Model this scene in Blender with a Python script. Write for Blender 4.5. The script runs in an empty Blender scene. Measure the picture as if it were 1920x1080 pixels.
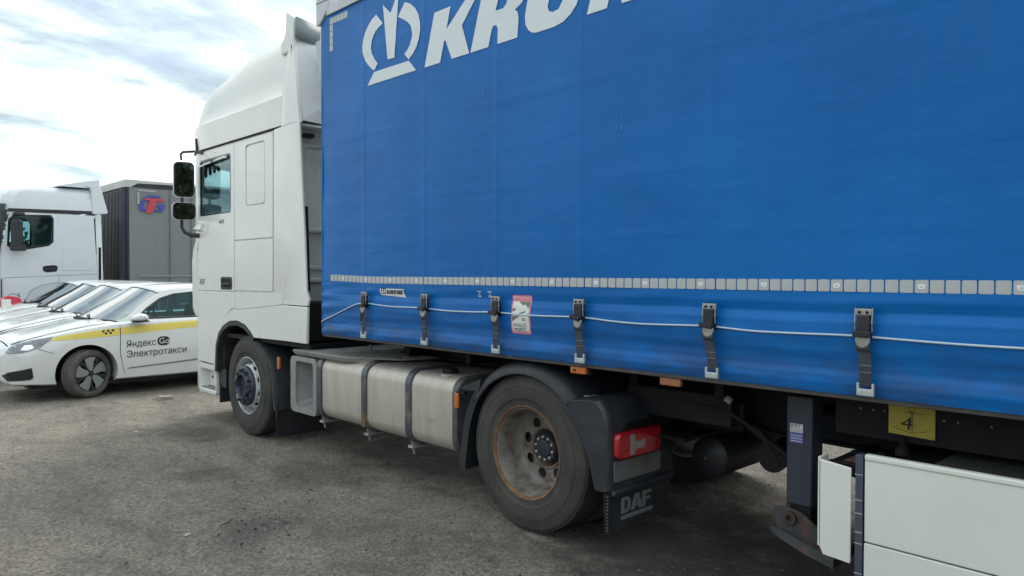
import bpy, bmesh, math, random
from mathutils import Vector, Matrix, noise
from mathutils.geometry import tessellate_polygon
random.seed(7)
R = math.radians
S = bpy.context.scene
COL = S.collection
# ------------------------------------------------------------------ camera
cam_d = bpy.data.cameras.new('camera'); cam = bpy.data.objects.new('camera', cam_d); COL.objects.link(cam)
yaw, pitch, roll = R(44.03), R(-1.03), R(0.13)
fw = Vector((math.sin(yaw)*math.cos(pitch), math.cos(yaw)*math.cos(pitch), math.sin(pitch)))
rt = Vector((math.cos(yaw), -math.sin(yaw), 0)); up = rt.cross(fw)
r2 = rt*math.cos(roll)+up*math.sin(roll); u2 = -rt*math.sin(roll)+up*math.cos(roll)
M = Matrix((r2, u2, -fw)).transposed().to_4x4(); M.translation = Vector((-3.365, -3.393, 1.706))
cam.matrix_world = M
cam_d.sensor_width = 36; cam_d.lens = 1380.3/1920*36
cam_d.clip_start = 0.05; cam_d.clip_end = 3000
S.camera = cam
# ------------------------------------------------------------------ sky, sun, exposure
SUN_AZ, SUN_EL = R(58), R(48)      # azimuth from +Y towards +X
w = bpy.data.worlds.new('World'); S.world = w; w.use_nodes = True
nt = w.node_tree; nt.nodes.clear(); N = nt.nodes.new; L = nt.links.new
def mixc(nt, fac, a, b, blend='MIX'):
    m = nt.nodes.new('ShaderNodeMix'); m.data_type = 'RGBA'; m.blend_type = blend
    for idx, v in ((0, fac), (6, a), (7, b)):
        if hasattr(v, 'node'): nt.links.new(v, m.inputs[idx])
        elif v is not None: m.inputs[idx].default_value = v if idx == 0 else (tuple(v)+(1,) if len(v) == 3 else v)
    return m.outputs[2]
def ramp(nt, fac, stops):
    r = nt.nodes.new('ShaderNodeValToRGB'); nt.links.new(fac, r.inputs[0])
    e = r.color_ramp.elements
    while len(e) < len(stops): e.new(.5)
    for i, (p, c) in enumerate(stops):
        e[i].position = p; e[i].color = tuple(c)+(1,) if hasattr(c, '__len__') else (c, c, c, 1)
    return r.outputs[0]
def math_(nt, op, a, b=None):
    m = nt.nodes.new('ShaderNodeMath'); m.operation = op
    for i, v in enumerate((a, b)):
        if v is None: continue
        if hasattr(v, 'node'): nt.links.new(v, m.inputs[i])
        else: m.inputs[i].default_value = v
    return m.outputs[0]
sky = N('ShaderNodeTexSky'); sky.sky_type = 'NISHITA'; sky.sun_disc = False
sky.sun_elevation = SUN_EL; sky.sun_rotation = SUN_AZ; sky.dust_density = 2.0
b1 = N('ShaderNodeBackground'); L(sky.outputs[0], b1.inputs[0]); b1.inputs[1].default_value = 0.15
tc = N('ShaderNodeTexCoord'); sp = N('ShaderNodeSeparateXYZ'); L(tc.outputs['Generated'], sp.inputs[0])
zz = math_(nt, 'ADD', math_(nt, 'MAXIMUM', sp.outputs[2], 0.0), 0.21)
cb = N('ShaderNodeCombineXYZ'); L(math_(nt, 'DIVIDE', sp.outputs[0], zz), cb.inputs[0]); L(math_(nt, 'DIVIDE', sp.outputs[1], zz), cb.inputs[1])
def wnoise(scale, detail, rough, off=0.0, dist=0.0):
    n = N('ShaderNodeTexNoise'); n.inputs['Scale'].default_value = scale; n.inputs['Detail'].default_value = detail
    n.inputs['Roughness'].default_value = rough; n.inputs['Distortion'].default_value = dist
    mp = N('ShaderNodeMapping'); mp.inputs['Location'].default_value = (off, off*.7, 0); mp.inputs['Rotation'].default_value = (0, 0, -0.7)
    mp.inputs['Scale'].default_value = (0.8, 1.25, 1)
    L(cb.outputs[0], mp.inputs[0]); L(mp.outputs[0], n.inputs['Vector']); return n.outputs[0]
n1 = wnoise(1.0, 7, .56, 3.7, .35); n2 = wnoise(2.6, 6, .6, 11.3, .3)
dens = ramp(nt, math_(nt, 'ADD', math_(nt, 'MULTIPLY', n1, .7), math_(nt, 'MULTIPLY', n2, .3)), [(.33, 0.35), (.46, 1.0)])
cc = ramp(nt, n2, [(.35, (0.45, .56, .65)), (.45, (.64, .78, .84)), (.52, (.86, 1.0, 1.03)), (.60, (1.2, 1.27, 1.27))])
cl2 = mixc(nt, ramp(nt, n1, [(.47, 0.0), (.58, 1.0)]), cc, (1.35, 1.4, 1.4))
b2 = N('ShaderNodeBackground'); L(cl2, b2.inputs[0]); b2.inputs[1].default_value = 1.0
ms = N('ShaderNodeMixShader'); L(dens, ms.inputs[0]); L(b1.outputs[0], ms.inputs[1]); L(b2.outputs[0], ms.inputs[2])
wo = N('ShaderNodeOutputWorld'); L(ms.outputs[0], wo.inputs[0])
sd = bpy.data.lights.new('sun', 'SUN'); sd.energy = 1.8; sd.angle = R(24); sd.color = (1, .95, .87)
so = bpy.data.objects.new('sun', sd); COL.objects.link(so)
sv = Vector((math.sin(SUN_AZ)*math.cos(SUN_EL), math.cos(SUN_AZ)*math.cos(SUN_EL), math.sin(SUN_EL)))
so.rotation_euler = sv.to_track_quat('Z', 'Y').to_euler(); so.location = (20, 30, 40)
S.view_settings.view_transform = 'Standard'; S.view_settings.look = 'None'
S.view_settings.exposure = 0.15; S.view_settings.gamma = 1.0; S.view_settings.use_curve_mapping = False
S.render.engine = 'CYCLES'
S.cycles.transparent_max_bounces = 12
# ------------------------------------------------------------------ materials
MATS = {}
def mat(name, col, rough=.5, metal=0.0, coat=0.0, bump=0.0, bscale=60, dirt=0.0, dcol=(.12, .10, .08), dscale=3.0, rvar=0.0, spec=.5, dstretch=(1, 1, 1), dpos=(.45, .75), wave=None, det=8):
    if name in MATS: return MATS[name]
    m = bpy.data.materials.new(name); m.use_nodes = True; t = m.node_tree; p = t.nodes['Principled BSDF']
    p.inputs['Base Color'].default_value = tuple(col)+(1,); p.inputs['Roughness'].default_value = rough
    p.inputs['Metallic'].default_value = metal; p.inputs['Coat Weight'].default_value = coat; p.inputs['Coat Roughness'].default_value = .08
    p.inputs['Specular IOR Level'].default_value = spec
    if dirt or bump or rvar:
        geo = t.nodes.new('ShaderNodeTexCoord')
        mp = t.nodes.new('ShaderNodeMapping'); mp.inputs['Scale'].default_value = dstretch
        t.links.new(geo.outputs['Object'], mp.inputs[0])
        def no(s, d=5, r=.6):
            n = t.nodes.new('ShaderNodeTexNoise'); n.inputs['Scale'].default_value = s; n.inputs['Detail'].default_value = d; n.inputs['Roughness'].default_value = r
            t.links.new(mp.outputs[0], n.inputs['Vector']); return n.outputs[0]
        if dirt:
            n = no(dscale, det, .65)
            f = ramp(t, n, [(dpos[0], 0.0), (dpos[1], dirt)])
            t.links.new(mixc(t, f, col, dcol), p.inputs['Base Color'])
        if rvar:
            t.links.new(ramp(t, no(dscale*2.3), [(.3, max(0, rough-rvar)), (.7, min(1, rough+rvar))]), p.inputs['Roughness'])
        if bump:
            b = t.nodes.new('ShaderNodeBump'); b.inputs['Strength'].default_value = bump; b.inputs['Distance'].default_value = .01
            t.links.new(no(bscale, 4), b.inputs['Height']); t.links.new(b.outputs[0], p.inputs['Normal'])
    MATS[name] = m; return m
WHITE = mat('cab_white_paint', (.78, .81, .785), .32, coat=.35, dirt=.14, dcol=(.42, .41, .36), dscale=1.3, rvar=.08, dpos=(.45, .85), det=3)
WHITE2 = mat('coach_white_paint', (.66, .72, .76), .3, coat=.4, dirt=.2, dcol=(.45, .47, .48), dscale=1.2, rvar=.06, det=3)
CARW = mat('car_white_paint', (.76, .79, .79), .22, coat=.8, dirt=.18, dcol=(.5, .5, .47), dscale=2.2, rvar=.05, det=3)
REARW = mat('cab_rear_grey_paint', (.74, .79, .82), .45, dirt=.35, dcol=(.3, .31, .32), dscale=2.5, det=3)
BLKP = mat('black_plastic', (.017, .020, .027), .5, bump=.15, bscale=180, dirt=.55, dcol=(.055, .055, .055), dscale=5, rvar=.12)
MUDP = mat('mudguard_plastic', (.020, .024, .033), .5, bump=.12, bscale=90, dirt=.5, dcol=(.075, .077, .08), dscale=4, rvar=.15)
DARK = mat('black_chassis_paint', (.007, .008, .011), .65, dirt=.4, dcol=(.028, .026, .024), dscale=6, spec=.3)
DARK2 = mat('gloss_black_trim', (.012, .014, .018), .2, coat=.3)
RUB = mat('tyre_rubber', (.035, .036, .037), .82, bump=.3, bscale=70, dirt=.8, dcol=(.085, .080, .070), dscale=4, rvar=.1, dpos=(.3, .7))
CARRUB = mat('dusty_car_tyre', (.06, .056, .055), .88, bump=.4, bscale=90, dirt=.8, dcol=(.17, .15, .14), dscale=8, dpos=(.3, .7))
ALU = mat('brushed_tank_aluminium', (.58, .55, .49), .5, metal=.5, bump=.05, bscale=14, dirt=.4, dcol=(.27, .24, .20), dscale=2.2, rvar=.06, dstretch=(1, 5, 1), dpos=(.38, .75))
ALUD = mat('dusty_aluminium', (.33, .34, .34), .55, metal=.4, dirt=.6, dcol=(.16, .155, .145), dscale=5, bump=.15, bscale=60)
STEEL = mat('galvanised_steel', (.48, .49, .50), .4, metal=.7, dirt=.5, dcol=(.14, .12, .10), dscale=25, bump=.1, bscale=120)
BAND = mat('worn_tank_strap_paint', (.05, .062, .085), .38, coat=.2, dirt=.9, dcol=(.25, .21, .17), dscale=7, dpos=(.5, .68))
SILV = mat('silver_rim_paint', (.56, .59, .62), .4, metal=.25, dirt=.7, dcol=(.18, .17, .16), dscale=6, rvar=.12, dpos=(.42, .7))
RIMR = mat('worn_rusty_rim', (.235, .235, .215), .6, metal=.1, dirt=.95, dcol=(.105, .06, .038), dscale=8, bump=.3, bscale=50, dpos=(.42, .64))
RUST = mat('brown_rust', (.17, .085, .045), .85, bump=.5, bscale=60, dirt=.8, dcol=(.30, .20, .12), dscale=14)
HUB = mat('dark_hub_paint', (.035, .045, .07), .35, metal=.3, dirt=.6, dcol=(.12, .12, .12), dscale=14, bump=.15, bscale=70)
GLM = mat('mirror_glass', (.5, .56, .6), .03, metal=1.0)
ORANGE = mat('orange_lens', (.62, .16, .03), .25, coat=.5, dirt=.5, dcol=(.25, .12, .07), dscale=20)
BROWNL = mat('dusty_orange_lens', (.33, .13, .06), .5, dirt=.6, dcol=(.2, .13, .09), dscale=30)
REDL = mat('red_lens', (.40, .008, .016), .15, coat=.7, bump=.3, bscale=150)
WLENS = mat('clear_grey_lens', (.26, .23, .23), .2, coat=.6)
CHROME = mat('chrome', (.7, .72, .74), .15, metal=1.0)
WEB = mat('grey_webbing', (.045, .055, .075), .85, bump=.5, bscale=220, dirt=.5, dcol=(.10, .11, .12), dscale=20)
BUCK = mat('buckle_zinc', (.42, .43, .42), .38, metal=.55, dirt=.5, dcol=(.18, .17, .15), dscale=30)
HOOKM = mat('pale_hook_zinc', (.55, .58, .58), .5, metal=.2, dirt=.5, dcol=(.22, .22, .2), dscale=40)
CORD = mat('pale_cord_plastic', (.55, .68, .78), .4)
TAPE = mat('grey_reflective_tape', (.50, .53, .54), .45, dirt=.35, dcol=(.36, .38, .40), dscale=12, bump=.2, bscale=320)
CROWNP = mat('crown_print', (.82, .86, .86), .5)
LOGO = mat('white_curtain_print', (.72, .79, .83), .5, dirt=.25, dcol=(.6, .68, .74), dscale=2)
ROOFG = mat('grey_roof_cover', (.60, .64, .68), .55, dirt=.4, dcol=(.3, .32, .34), dscale=4)
PANW = mat('cream_side_panel', (.80, .82, .77), .42, coat=.15, dirt=.25, dcol=(.5, .5, .45), dscale=1.5, rvar=.08)
STKW = mat('sticker_white', (.74, .76, .74), .45)
STKP = mat('sticker_pink', (.72, .22, .30), .45)
STKG = mat('sticker_grey', (.16, .17, .17), .5)
INK = mat('black_ink', (.02, .022, .026), .5)
YEL = mat('yellow_sign_plastic', (.50, .44, .06), .45, dirt=.5, dcol=(.28, .25, .06), dscale=9)
CARY = mat('taxi_yellow_film', (.82, .66, .12), .3, coat=.5)
PRUB = mat('purple_blue_label', (.12, .13, .38), .5)
REDP = mat('red_plastic', (.55, .04, .07), .35, coat=.3)
BLUE_L = mat('logo_blue', (.05, .07, .36), .45)
RED_L = mat('logo_red', (.55, .05, .08), .45)
SEATM = mat('dark_seat_cloth', (.05, .06, .07), .85)
SEATG = mat('grey_seat_cloth', (.42, .47, .48), .85)
GREYC = mat('grey_curtain_vinyl', (.20, .215, .225), .5, dirt=.4, dcol=(.14, .15, .155), dscale=1.5, dstretch=(3, 3, .3), bump=.1, bscale=8)
LEAD = mat('bulkhead_black', (.012, .016, .028), .35, dirt=.3, dcol=(.05, .06, .08), dscale=3)
PALEP = mat('plate_grey', (.15, .155, .155), .5, dirt=.8, dcol=(.06, .06, .06), dscale=6)
def glass(name, tint, fac=.5, rough=.02, fk=1.0):
    m = bpy.data.materials.new(name); m.use_nodes = True; t = m.node_tree; t.nodes.remove(t.nodes['Principled BSDF'])
    o = [n for n in t.nodes if n.type == 'OUTPUT_MATERIAL'][0]
    tr = t.nodes.new('ShaderNodeBsdfTransparent'); tr.inputs[0].default_value = tuple(tint)+(1,)
    gl = t.nodes.new('ShaderNodeBsdfGlossy'); gl.inputs['Roughness'].default_value = rough
    fr = t.nodes.new('ShaderNodeFresnel'); fr.inputs[0].default_value = 1.5
    f = math_(t, 'ADD', math_(t, 'MULTIPLY', fr.outputs[0], fk), fac)
    mx = t.nodes.new('ShaderNodeMixShader'); t.links.new(f, mx.inputs[0]); t.links.new(tr.outputs[0], mx.inputs[1]); t.links.new(gl.outputs[0], mx.inputs[2])
    t.links.new(mx.outputs[0], o.inputs[0]); return m
GLASS = glass('teal_side_glass', (.66, .82, .84), 0.0, .02, .45)
WSG = glass('windscreen_glass', (.45, .55, .56), .55, .05)
# blue curtain vinyl
def curtain_mat():
    m = mat('blue_curtain_vinyl', (.004, .13, .46), .36, spec=.22); t = m.node_tree; p = t.nodes['Principled BSDF']
    tcn = t.nodes.new('ShaderNodeTexCoord')
    def no(s, d, r, sc=(1, 1, 1)):
        mp = t.nodes.new('ShaderNodeMapping'); mp.inputs['Scale'].default_value = sc
        t.links.new(tcn.outputs['Object'], mp.inputs[0])
        n = t.nodes.new('ShaderNodeTexNoise'); n.inputs['Scale'].default_value = s; n.inputs['Detail'].default_value = d; n.inputs['Roughness'].default_value = r
        t.links.new(mp.outputs[0], n.inputs['Vector']); return n.outputs[0]
    c = mixc(t, ramp(t, no(.9, 6, .6), [(.35, 0.0), (.7, 1.0)]), (.002, .125, .43), (.004, .165, .53))
    # vertical water marks; grime low down also paints in the weaker skylight
    c = mixc(t, ramp(t, no(2.5, 7, .7, (1, 5, .5)), [(.52, 0.0), (.8, .16)]), c, (.04, .19, .45))
    se = t.nodes.new('ShaderNodeSeparateXYZ'); t.links.new(tcn.outputs['Object'], se.inputs[0])
    low = ramp(t, math_(t, 'SUBTRACT', se.outputs[2], 1.15), [(0.0, 1.0), (.36, 0.0)])
    gr = math_(t, 'MULTIPLY', low, ramp(t, no(7, 7, .7, (1, .4, 1.5)), [(.38, 0.0), (.62, .75)]))
    c = mixc(t, gr, c, (.035, .045, .10))
    t.links.new(c, p.inputs['Base Color'])
    t.links.new(ramp(t, no(3, 5, .6), [(.3, .26), (.7, .42)]), p.inputs['Roughness'])
    b = t.nodes.new('ShaderNodeBump'); b.inputs['Strength'].default_value = .25; b.inputs['Distance'].default_value = .004
    t.links.new(no(420, 2, .5), b.inputs['Height'])
    b2 = t.nodes.new('ShaderNodeBump'); b2.inputs['Strength'].default_value = .35; b2.inputs['Distance'].default_value = .02
    t.links.new(no(3.2, 3, .5, (1, .5, 1.8)), b2.inputs['Height']); t.links.new(b.outputs[0], b2.inputs['Normal']); t.links.new(b2.outputs[0], p.inputs['Normal'])
    return m
CURT = curtain_mat()
def ground_mat():
    m = mat('gravelly_asphalt_dust', (.16, .145, .125), .92); t = m.node_tree; p = t.nodes['Principled BSDF']
    tcn = t.nodes.new('ShaderNodeNewGeometry')
    def no(s, d, r, sc=(1, 1, 1), dist=0):
        mp = t.nodes.new('ShaderNodeMapping'); mp.inputs['Scale'].default_value = sc
        t.links.new(tcn.outputs['Position'], mp.inputs[0])
        n = t.nodes.new('ShaderNodeTexNoise'); n.inputs['Scale'].default_value = s; n.inputs['Detail'].default_value = d; n.inputs['Roughness'].default_value = r; n.inputs['Distortion'].default_value = dist
        t.links.new(mp.outputs[0], n.inputs['Vector']); return n.outputs[0]
    def vo(s, out='Distance'):
        n = t.nodes.new('ShaderNodeTexVoronoi'); n.inputs['Scale'].default_value = s; t.links.new(tcn.outputs['Position'], n.inputs['Vector']); return n.outputs[out]
    c = mixc(t, ramp(t, no(.45, 8, .62, dist=.4), [(.33, 0.0), (.66, 1.0)]), (.275, .246, .208), (.48, .42, .335))
    c = mixc(t, ramp(t, no(1.7, 9, .7, (1.4, .7, 1), .6), [(.44, 0.0), (.68, .75)]), c, (.095, .09, .086))
    c = mixc(t, ramp(t, no(5.5, 8, .7), [(.50, 0.0), (.72, .55)]), c, (.40, .375, .335))
    c = mixc(t, ramp(t, vo(55, 'Color'), [(.1, 0.0), (.95, .6)]), c, (.085, .08, .075))
    c = mixc(t, ramp(t, no(17, 6, .8), [(.55, 0.0), (.66, .55)]), c, (.48, .44, .375))
    c = mixc(t, ramp(t, no(38, 5, .75), [(.36, .7), (.54, 0.0)]), c, (.07, .067, .064))
    c = mixc(t, ramp(t, no(90, 3, .6), [(.62, 0.0), (.75, .6)]), c, (.36, .34, .31))
    # damp oily stains, shade painted into those under the trailer, with outlines of their own
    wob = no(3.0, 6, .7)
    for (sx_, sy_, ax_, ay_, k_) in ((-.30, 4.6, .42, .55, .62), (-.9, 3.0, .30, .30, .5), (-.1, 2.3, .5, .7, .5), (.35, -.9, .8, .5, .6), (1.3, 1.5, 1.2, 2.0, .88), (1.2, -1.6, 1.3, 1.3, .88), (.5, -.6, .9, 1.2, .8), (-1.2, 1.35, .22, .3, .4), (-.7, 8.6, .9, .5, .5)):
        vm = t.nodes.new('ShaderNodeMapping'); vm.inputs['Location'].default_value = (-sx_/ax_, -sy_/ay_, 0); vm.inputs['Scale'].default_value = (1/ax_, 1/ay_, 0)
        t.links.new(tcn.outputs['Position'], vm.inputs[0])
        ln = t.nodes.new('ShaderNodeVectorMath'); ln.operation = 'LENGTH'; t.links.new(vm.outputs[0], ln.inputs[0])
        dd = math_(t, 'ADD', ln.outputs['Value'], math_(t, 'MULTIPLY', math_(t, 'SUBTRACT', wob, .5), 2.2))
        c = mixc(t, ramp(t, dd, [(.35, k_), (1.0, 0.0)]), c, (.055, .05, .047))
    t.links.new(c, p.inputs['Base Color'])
    b = t.nodes.new('ShaderNodeBump'); b.inputs['Strength'].default_value = 1.0; b.inputs['Distance'].default_value = .018
    h = math_(t, 'ADD', no(45, 8, .75), math_(t, 'MULTIPLY', vo(60), -.6)); t.links.new(h, b.inputs['Height'])
    b3 = t.nodes.new('ShaderNodeBump'); b3.inputs['Strength'].default_value = .8; b3.inputs['Distance'].default_value = .05
    t.links.new(no(3.5, 5, .6), b3.inputs['Height']); t.links.new(b.outputs[0], b3.inputs['Normal']); t.links.new(b3.outputs[0], p.inputs['Normal'])
    return m
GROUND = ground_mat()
STONE = mat('grey_gravel_stone', (.15, .14, .13), .9, bump=.4, bscale=80, dirt=.7, dcol=(.30, .28, .25), dscale=1.3)
STONED = mat('dark_gravel_stone', (.06, .058, .056), .9, bump=.4, bscale=80)
STONEL = mat('pale_chip_stone', (.50, .49, .45), .85)
# ------------------------------------------------------------------ mesh helpers
ROOT = [None]
def link(name, me, m, parent='root', smooth=False, bevel=0, bseg=2, loc=None, solid=0):
    o = bpy.data.objects.new(name, me); COL.objects.link(o)
    if m and not me.materials: me.materials.append(m)
    if smooth:
        for p in me.polygons: p.use_smooth = True
    if parent == 'root': parent = ROOT[0]
    if parent is not None:
        o.parent = parent
        if loc is None:
            acc = Vector((0, 0, 0)); q = parent
            while q: acc += q.location; q = q.parent
            o.location = -acc
    if loc is not None: o.location = loc
    if solid:
        s = o.modifiers.new('solidify', 'SOLIDIFY'); s.thickness = solid; s.offset = -1
    if bevel:
        b = o.modifiers.new('bevel', 'BEVEL'); b.width = bevel; b.segments = bseg; b.limit_method = 'ANGLE'; b.angle_limit = R(38); b.harden_normals = False
        if not smooth:
            for p in me.polygons: p.use_smooth = True
            try: me.set_sharp_from_angle(angle=R(40))
            except Exception: pass
    return o
def auto(me, ang=35):
    for p in me.polygons: p.use_smooth = True
    try: me.set_sharp_from_angle(angle=R(ang))
    except Exception: pass
def mesh(name, vs, fs, fix=True):
    me = bpy.data.meshes.new(name); me.from_pydata([tuple(v) for v in vs], [], fs)
    if fix:
        bm = bmesh.new(); bm.from_mesh(me); bmesh.ops.recalc_face_normals(bm, faces=bm.faces); bm.to_mesh(me); bm.free()
    me.update(); return me
class MB:
    def __init__(s): s.v = []; s.f = []
    def add(s, vs, fs):
        n = len(s.v); s.v += [tuple(v) for v in vs]; s.f += [tuple(i+n for i in f) for f in fs]; return s
    def box(s, x0, x1, y0, y1, z0, z1):
        return s.add([(x, y, z) for x in (x0, x1) for y in (y0, y1) for z in (z0, z1)],
                     [(0, 1, 3, 2), (4, 6, 7, 5), (0, 4, 5, 1), (2, 3, 7, 6), (0, 2, 6, 4), (1, 5, 7, 3)])
    def obox(s, c, ax, ay, az, hx, hy, hz):
        c = Vector(c); vs = [c+ax*hx*i+ay*hy*j+az*hz*k for i in (-1, 1) for j in (-1, 1) for k in (-1, 1)]
        return s.add(vs, [(0, 1, 3, 2), (4, 6, 7, 5), (0, 4, 5, 1), (2, 3, 7, 6), (0, 2, 6, 4), (1, 5, 7, 3)])
    def tube(s, pts, r, n=8, cap=True):
        pts = [Vector(p) for p in pts]; rings = []; prev = None
        for i, p in enumerate(pts):
            d = (pts[min(i+1, len(pts)-1)]-pts[max(i-1, 0)]).normalized()
            if prev is None: a = d.orthogonal().normalized()
            else: a = (prev-d*prev.dot(d)).normalized()
            prev = a; b = d.cross(a); rr = r[i] if hasattr(r, '__len__') else r
            rings.append([p+(a*math.cos(t)+b*math.sin(t))*rr for t in [2*math.pi*k/n for k in range(n)]])
        return s.loft(rings, cap)
    def loft(s, rings, cap=True, closed=True):
        n = len(rings[0]); vs = [p for r in rings for p in r]; fs = []
        for i in range(len(rings)-1):
            for k in range(n if closed else n-1):
                a = i*n+k; b = i*n+(k+1) % n; fs.append((a, b, b+n, a+n))
        if cap: fs.append(tuple(range(n))[::-1]); fs.append(tuple(range((len(rings)-1)*n, len(rings)*n)))
        return s.add(vs, fs)
    def poly(s, axis, pts, a0, a1, holes=()):
        """2D outline extruded along an axis between a0 and a1. x: (y,z)  y: (x,z)  z: (x,y)"""
        mp = {'x': lambda p, a: (a, p[0], p[1]), 'y': lambda p, a: (p[0], a, p[1]), 'z': lambda p, a: (p[0], p[1], a)}[axis]
        loops = [list(pts)]+[list(h) for h in holes]
        flat = [p for l in loops for p in l]; n = len(flat)
        if holes or True:
            tr = tessellate_polygon([[Vector((p[0], p[1], 0)) for p in l] for l in loops])
        vs = [mp(p, a0) for p in flat]+[mp(p, a1) for p in flat]
        fs = [tuple(t) for t in tr]+[tuple(i+n for i in t)[::-1] for t in tr]
        k = 0
        for l in loops:
            m_ = len(l)
            for i in range(m_): a = k+i; b = k+(i+1) % m_; fs.append((a, b, b+n, a+n))
            k += m_
        return s.add(vs, fs)
    def lathe(s, prof, c, axis='x', n=48, a0=0, a1=2*math.pi, cap=False):
        """prof: (radius, offset along axis)"""
        full = abs(a1-a0-2*math.pi) < 1e-6; rings = []
        m_ = n if full else n+1
        for k in range(m_):
            t = a0+(a1-a0)*k/n; cs, sn = math.cos(t), math.sin(t)
            if axis == 'x': rings.append([(c[0]+o, c[1]+r*cs, c[2]+r*sn) for r, o in prof])
            elif axis == 'y': rings.append([(c[0]+r*cs, c[1]+o, c[2]+r*sn) for r, o in prof])
            else: rings.append([(c[0]+r*cs, c[1]+r*sn, c[2]+o) for r, o in prof])
        q = len(prof); vs = [p for r in rings for p in r]; fs = []
        for k in range(m_ if full else m_-1):
            for j in range(q-1):
                a = k*q+j; b = ((k+1) % m_)*q+j; fs.append((a, a+1, b+1, b))
        return s.add(vs, fs)
    def build(s, name, m, parent='root', **kw):
        me = mesh(name, s.v, s.f, kw.pop('fix', True)); ang = kw.pop('auto', None)
        if ang: auto(me, ang)
        return link(name, me, m, parent, **kw)
def box(name, m, x0, x1, y0, y1, z0, z1, bevel=.004, **kw): return MB().box(x0, x1, y0, y1, z0, z1).build(name, m, bevel=bevel, **kw)
def poly(name, m, axis, pts, a0, a1, holes=(), bevel=.004, **kw): return MB().poly(axis, pts, a0, a1, holes).build(name, m, bevel=bevel, **kw)
def drape(me, fn, gx=.04, gy_=.015):
    bm = bmesh.new(); bm.from_mesh(me); bmesh.ops.remove_doubles(bm, verts=bm.verts, dist=1e-6); bmesh.ops.triangulate(bm, faces=bm.faces)
    for _ in range(6):
        long_ = [e for e in bm.edges if abs(e.verts[0].co.x-e.verts[1].co.x) > gx or abs(e.verts[0].co.y-e.verts[1].co.y) > gy_*2]
        if not long_: break
        bmesh.ops.subdivide_edges(bm, edges=long_, cuts=1); bmesh.ops.triangulate(bm, faces=[f for f in bm.faces if len(f.verts) > 3])
    for v in bm.verts: v.co = fn(v.co)
    bm.to_mesh(me); bm.free(); me.update()
def root(name, loc, label, cat, group=None):
    o = bpy.data.objects.new(name, None); COL.objects.link(o); o.location = loc; o.empty_display_size = .3
    o['label'] = label; o['category'] = cat
    if group: o['group'] = group
    ROOT[0] = o; return o
def tag(o, label, cat, group=None):
    o['label'] = label; o['category'] = cat
    if group: o['group'] = group
    return o
def struct(o, kind='structure'): o['kind'] = kind; return o
def smooth_poly(pts, n=2):
    for _ in range(n):
        q = []
        for i in range(len(pts)):
            a = pts[i]; b = pts[(i+1) % len(pts)]
            q += [(a[0]*.75+b[0]*.25, a[1]*.75+b[1]*.25), (a[0]*.25+b[0]*.75, a[1]*.25+b[1]*.75)]
        pts = q
    return pts
def rrect(a0, a1, b0, b1, r, n=4):
    out = []
    for cx, cy, t0 in ((a1-r, b1-r, 0), (a0+r, b1-r, 90), (a0+r, b0+r, 180), (a1-r, b0+r, 270)):
        for k in range(n+1): t = R(t0+90*k/n); out.append((cx+r*math.cos(t), cy+r*math.sin(t)))
    return out
def text(name, s, size, mtx, m, parent='root', ext=.001, bold=0.0, shear=0.0, sx=1.0, align='LEFT'):
    """lettering as a mesh, filled from the glyph outlines"""
    c = bpy.data.curves.new(name, 'FONT'); c.body = s; c.size = 1.0; c.shear = shear; c.align_x = align; c.resolution_u = 3; c.fill_mode = 'NONE'
    o = bpy.data.objects.new(name, c); COL.objects.link(o); bpy.context.view_layer.update()
    me = bpy.data.meshes.new_from_object(o.evaluated_get(bpy.context.evaluated_depsgraph_get())); bpy.data.objects.remove(o)
    nb = {}
    for e in me.edges: nb.setdefault(e.vertices[0], []).append(e.vertices[1]); nb.setdefault(e.vertices[1], []).append(e.vertices[0])
    co = [(v.co.x, v.co.y) for v in me.vertices]; seen = set(); loops = []
    for v0 in nb:
        if v0 in seen: continue
        lp = [v0]; seen.add(v0); cur = v0
        while True:
            nx_ = [q for q in nb[cur] if q not in seen]
            if not nx_: break
            cur = nx_[0]; seen.add(cur); lp.append(cur)
        q = []
        for i in lp:
            if not q or (abs(co[i][0]-q[-1][0])+abs(co[i][1]-q[-1][1])) > 1e-5: q.append(co[i])
        if len(q) > 2: loops.append([(p[0]+7e-4*math.sin(91.7*i+p[1]*37), p[1]+7e-4*math.sin(57.3*i+1+p[0]*53)) for i, p in enumerate(q)])
    def inside(p, l):
        r = False
        for (x0, y0), (x1, y1) in zip(l, l[1:]+l[:1]):
            if (y0 > p[1]) != (y1 > p[1]) and p[0] < (x1-x0)*(p[1]-y0)/(y1-y0)+x0: r = not r
        return r
    area = lambda l: sum(x0*y1-x1*y0 for (x0, y0), (x1, y1) in zip(l, l[1:]+l[:1]))
    sg = 1 if area(max(loops, key=lambda l: abs(area(l)))) > 0 else -1
    mb = MB()
    for i, l in enumerate(loops):
        if area(l)*sg < 0: continue
        hs = [k for k in loops if area(k)*sg < 0 and inside(k[0], l)]; dz = (i % 3)*.0012
        if ext: mb.poly('z', l, 0, ext/size+dz, hs)
        else:
            fl = l+[p for h in hs for p in h]; tr_ = tessellate_polygon([[Vector((p[0], p[1], 0)) for p in r_] for r_ in [l]+hs])
            mb.add([(p[0], p[1], dz) for p in fl], [tuple(t) for t in tr_])
    me = mesh(name, mb.v, mb.f)
    me.transform(mtx @ Matrix.Diagonal((sx*size, size, size, 1))); return link(name, me, m, parent)
def onside(u, z, x=0.0):   # text plane facing -X, reading towards -Y
    return Matrix(((0, 0, -1, x), (-1, 0, 0, u), (0, 1, 0, z), (0, 0, 0, 1)))
def onfront(x, y, z):      # text plane facing -Y, reading towards +X
    return Matrix(((1, 0, 0, x), (0, 0, -1, y), (0, 1, 0, z), (0, 0, 0, 1)))
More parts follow.
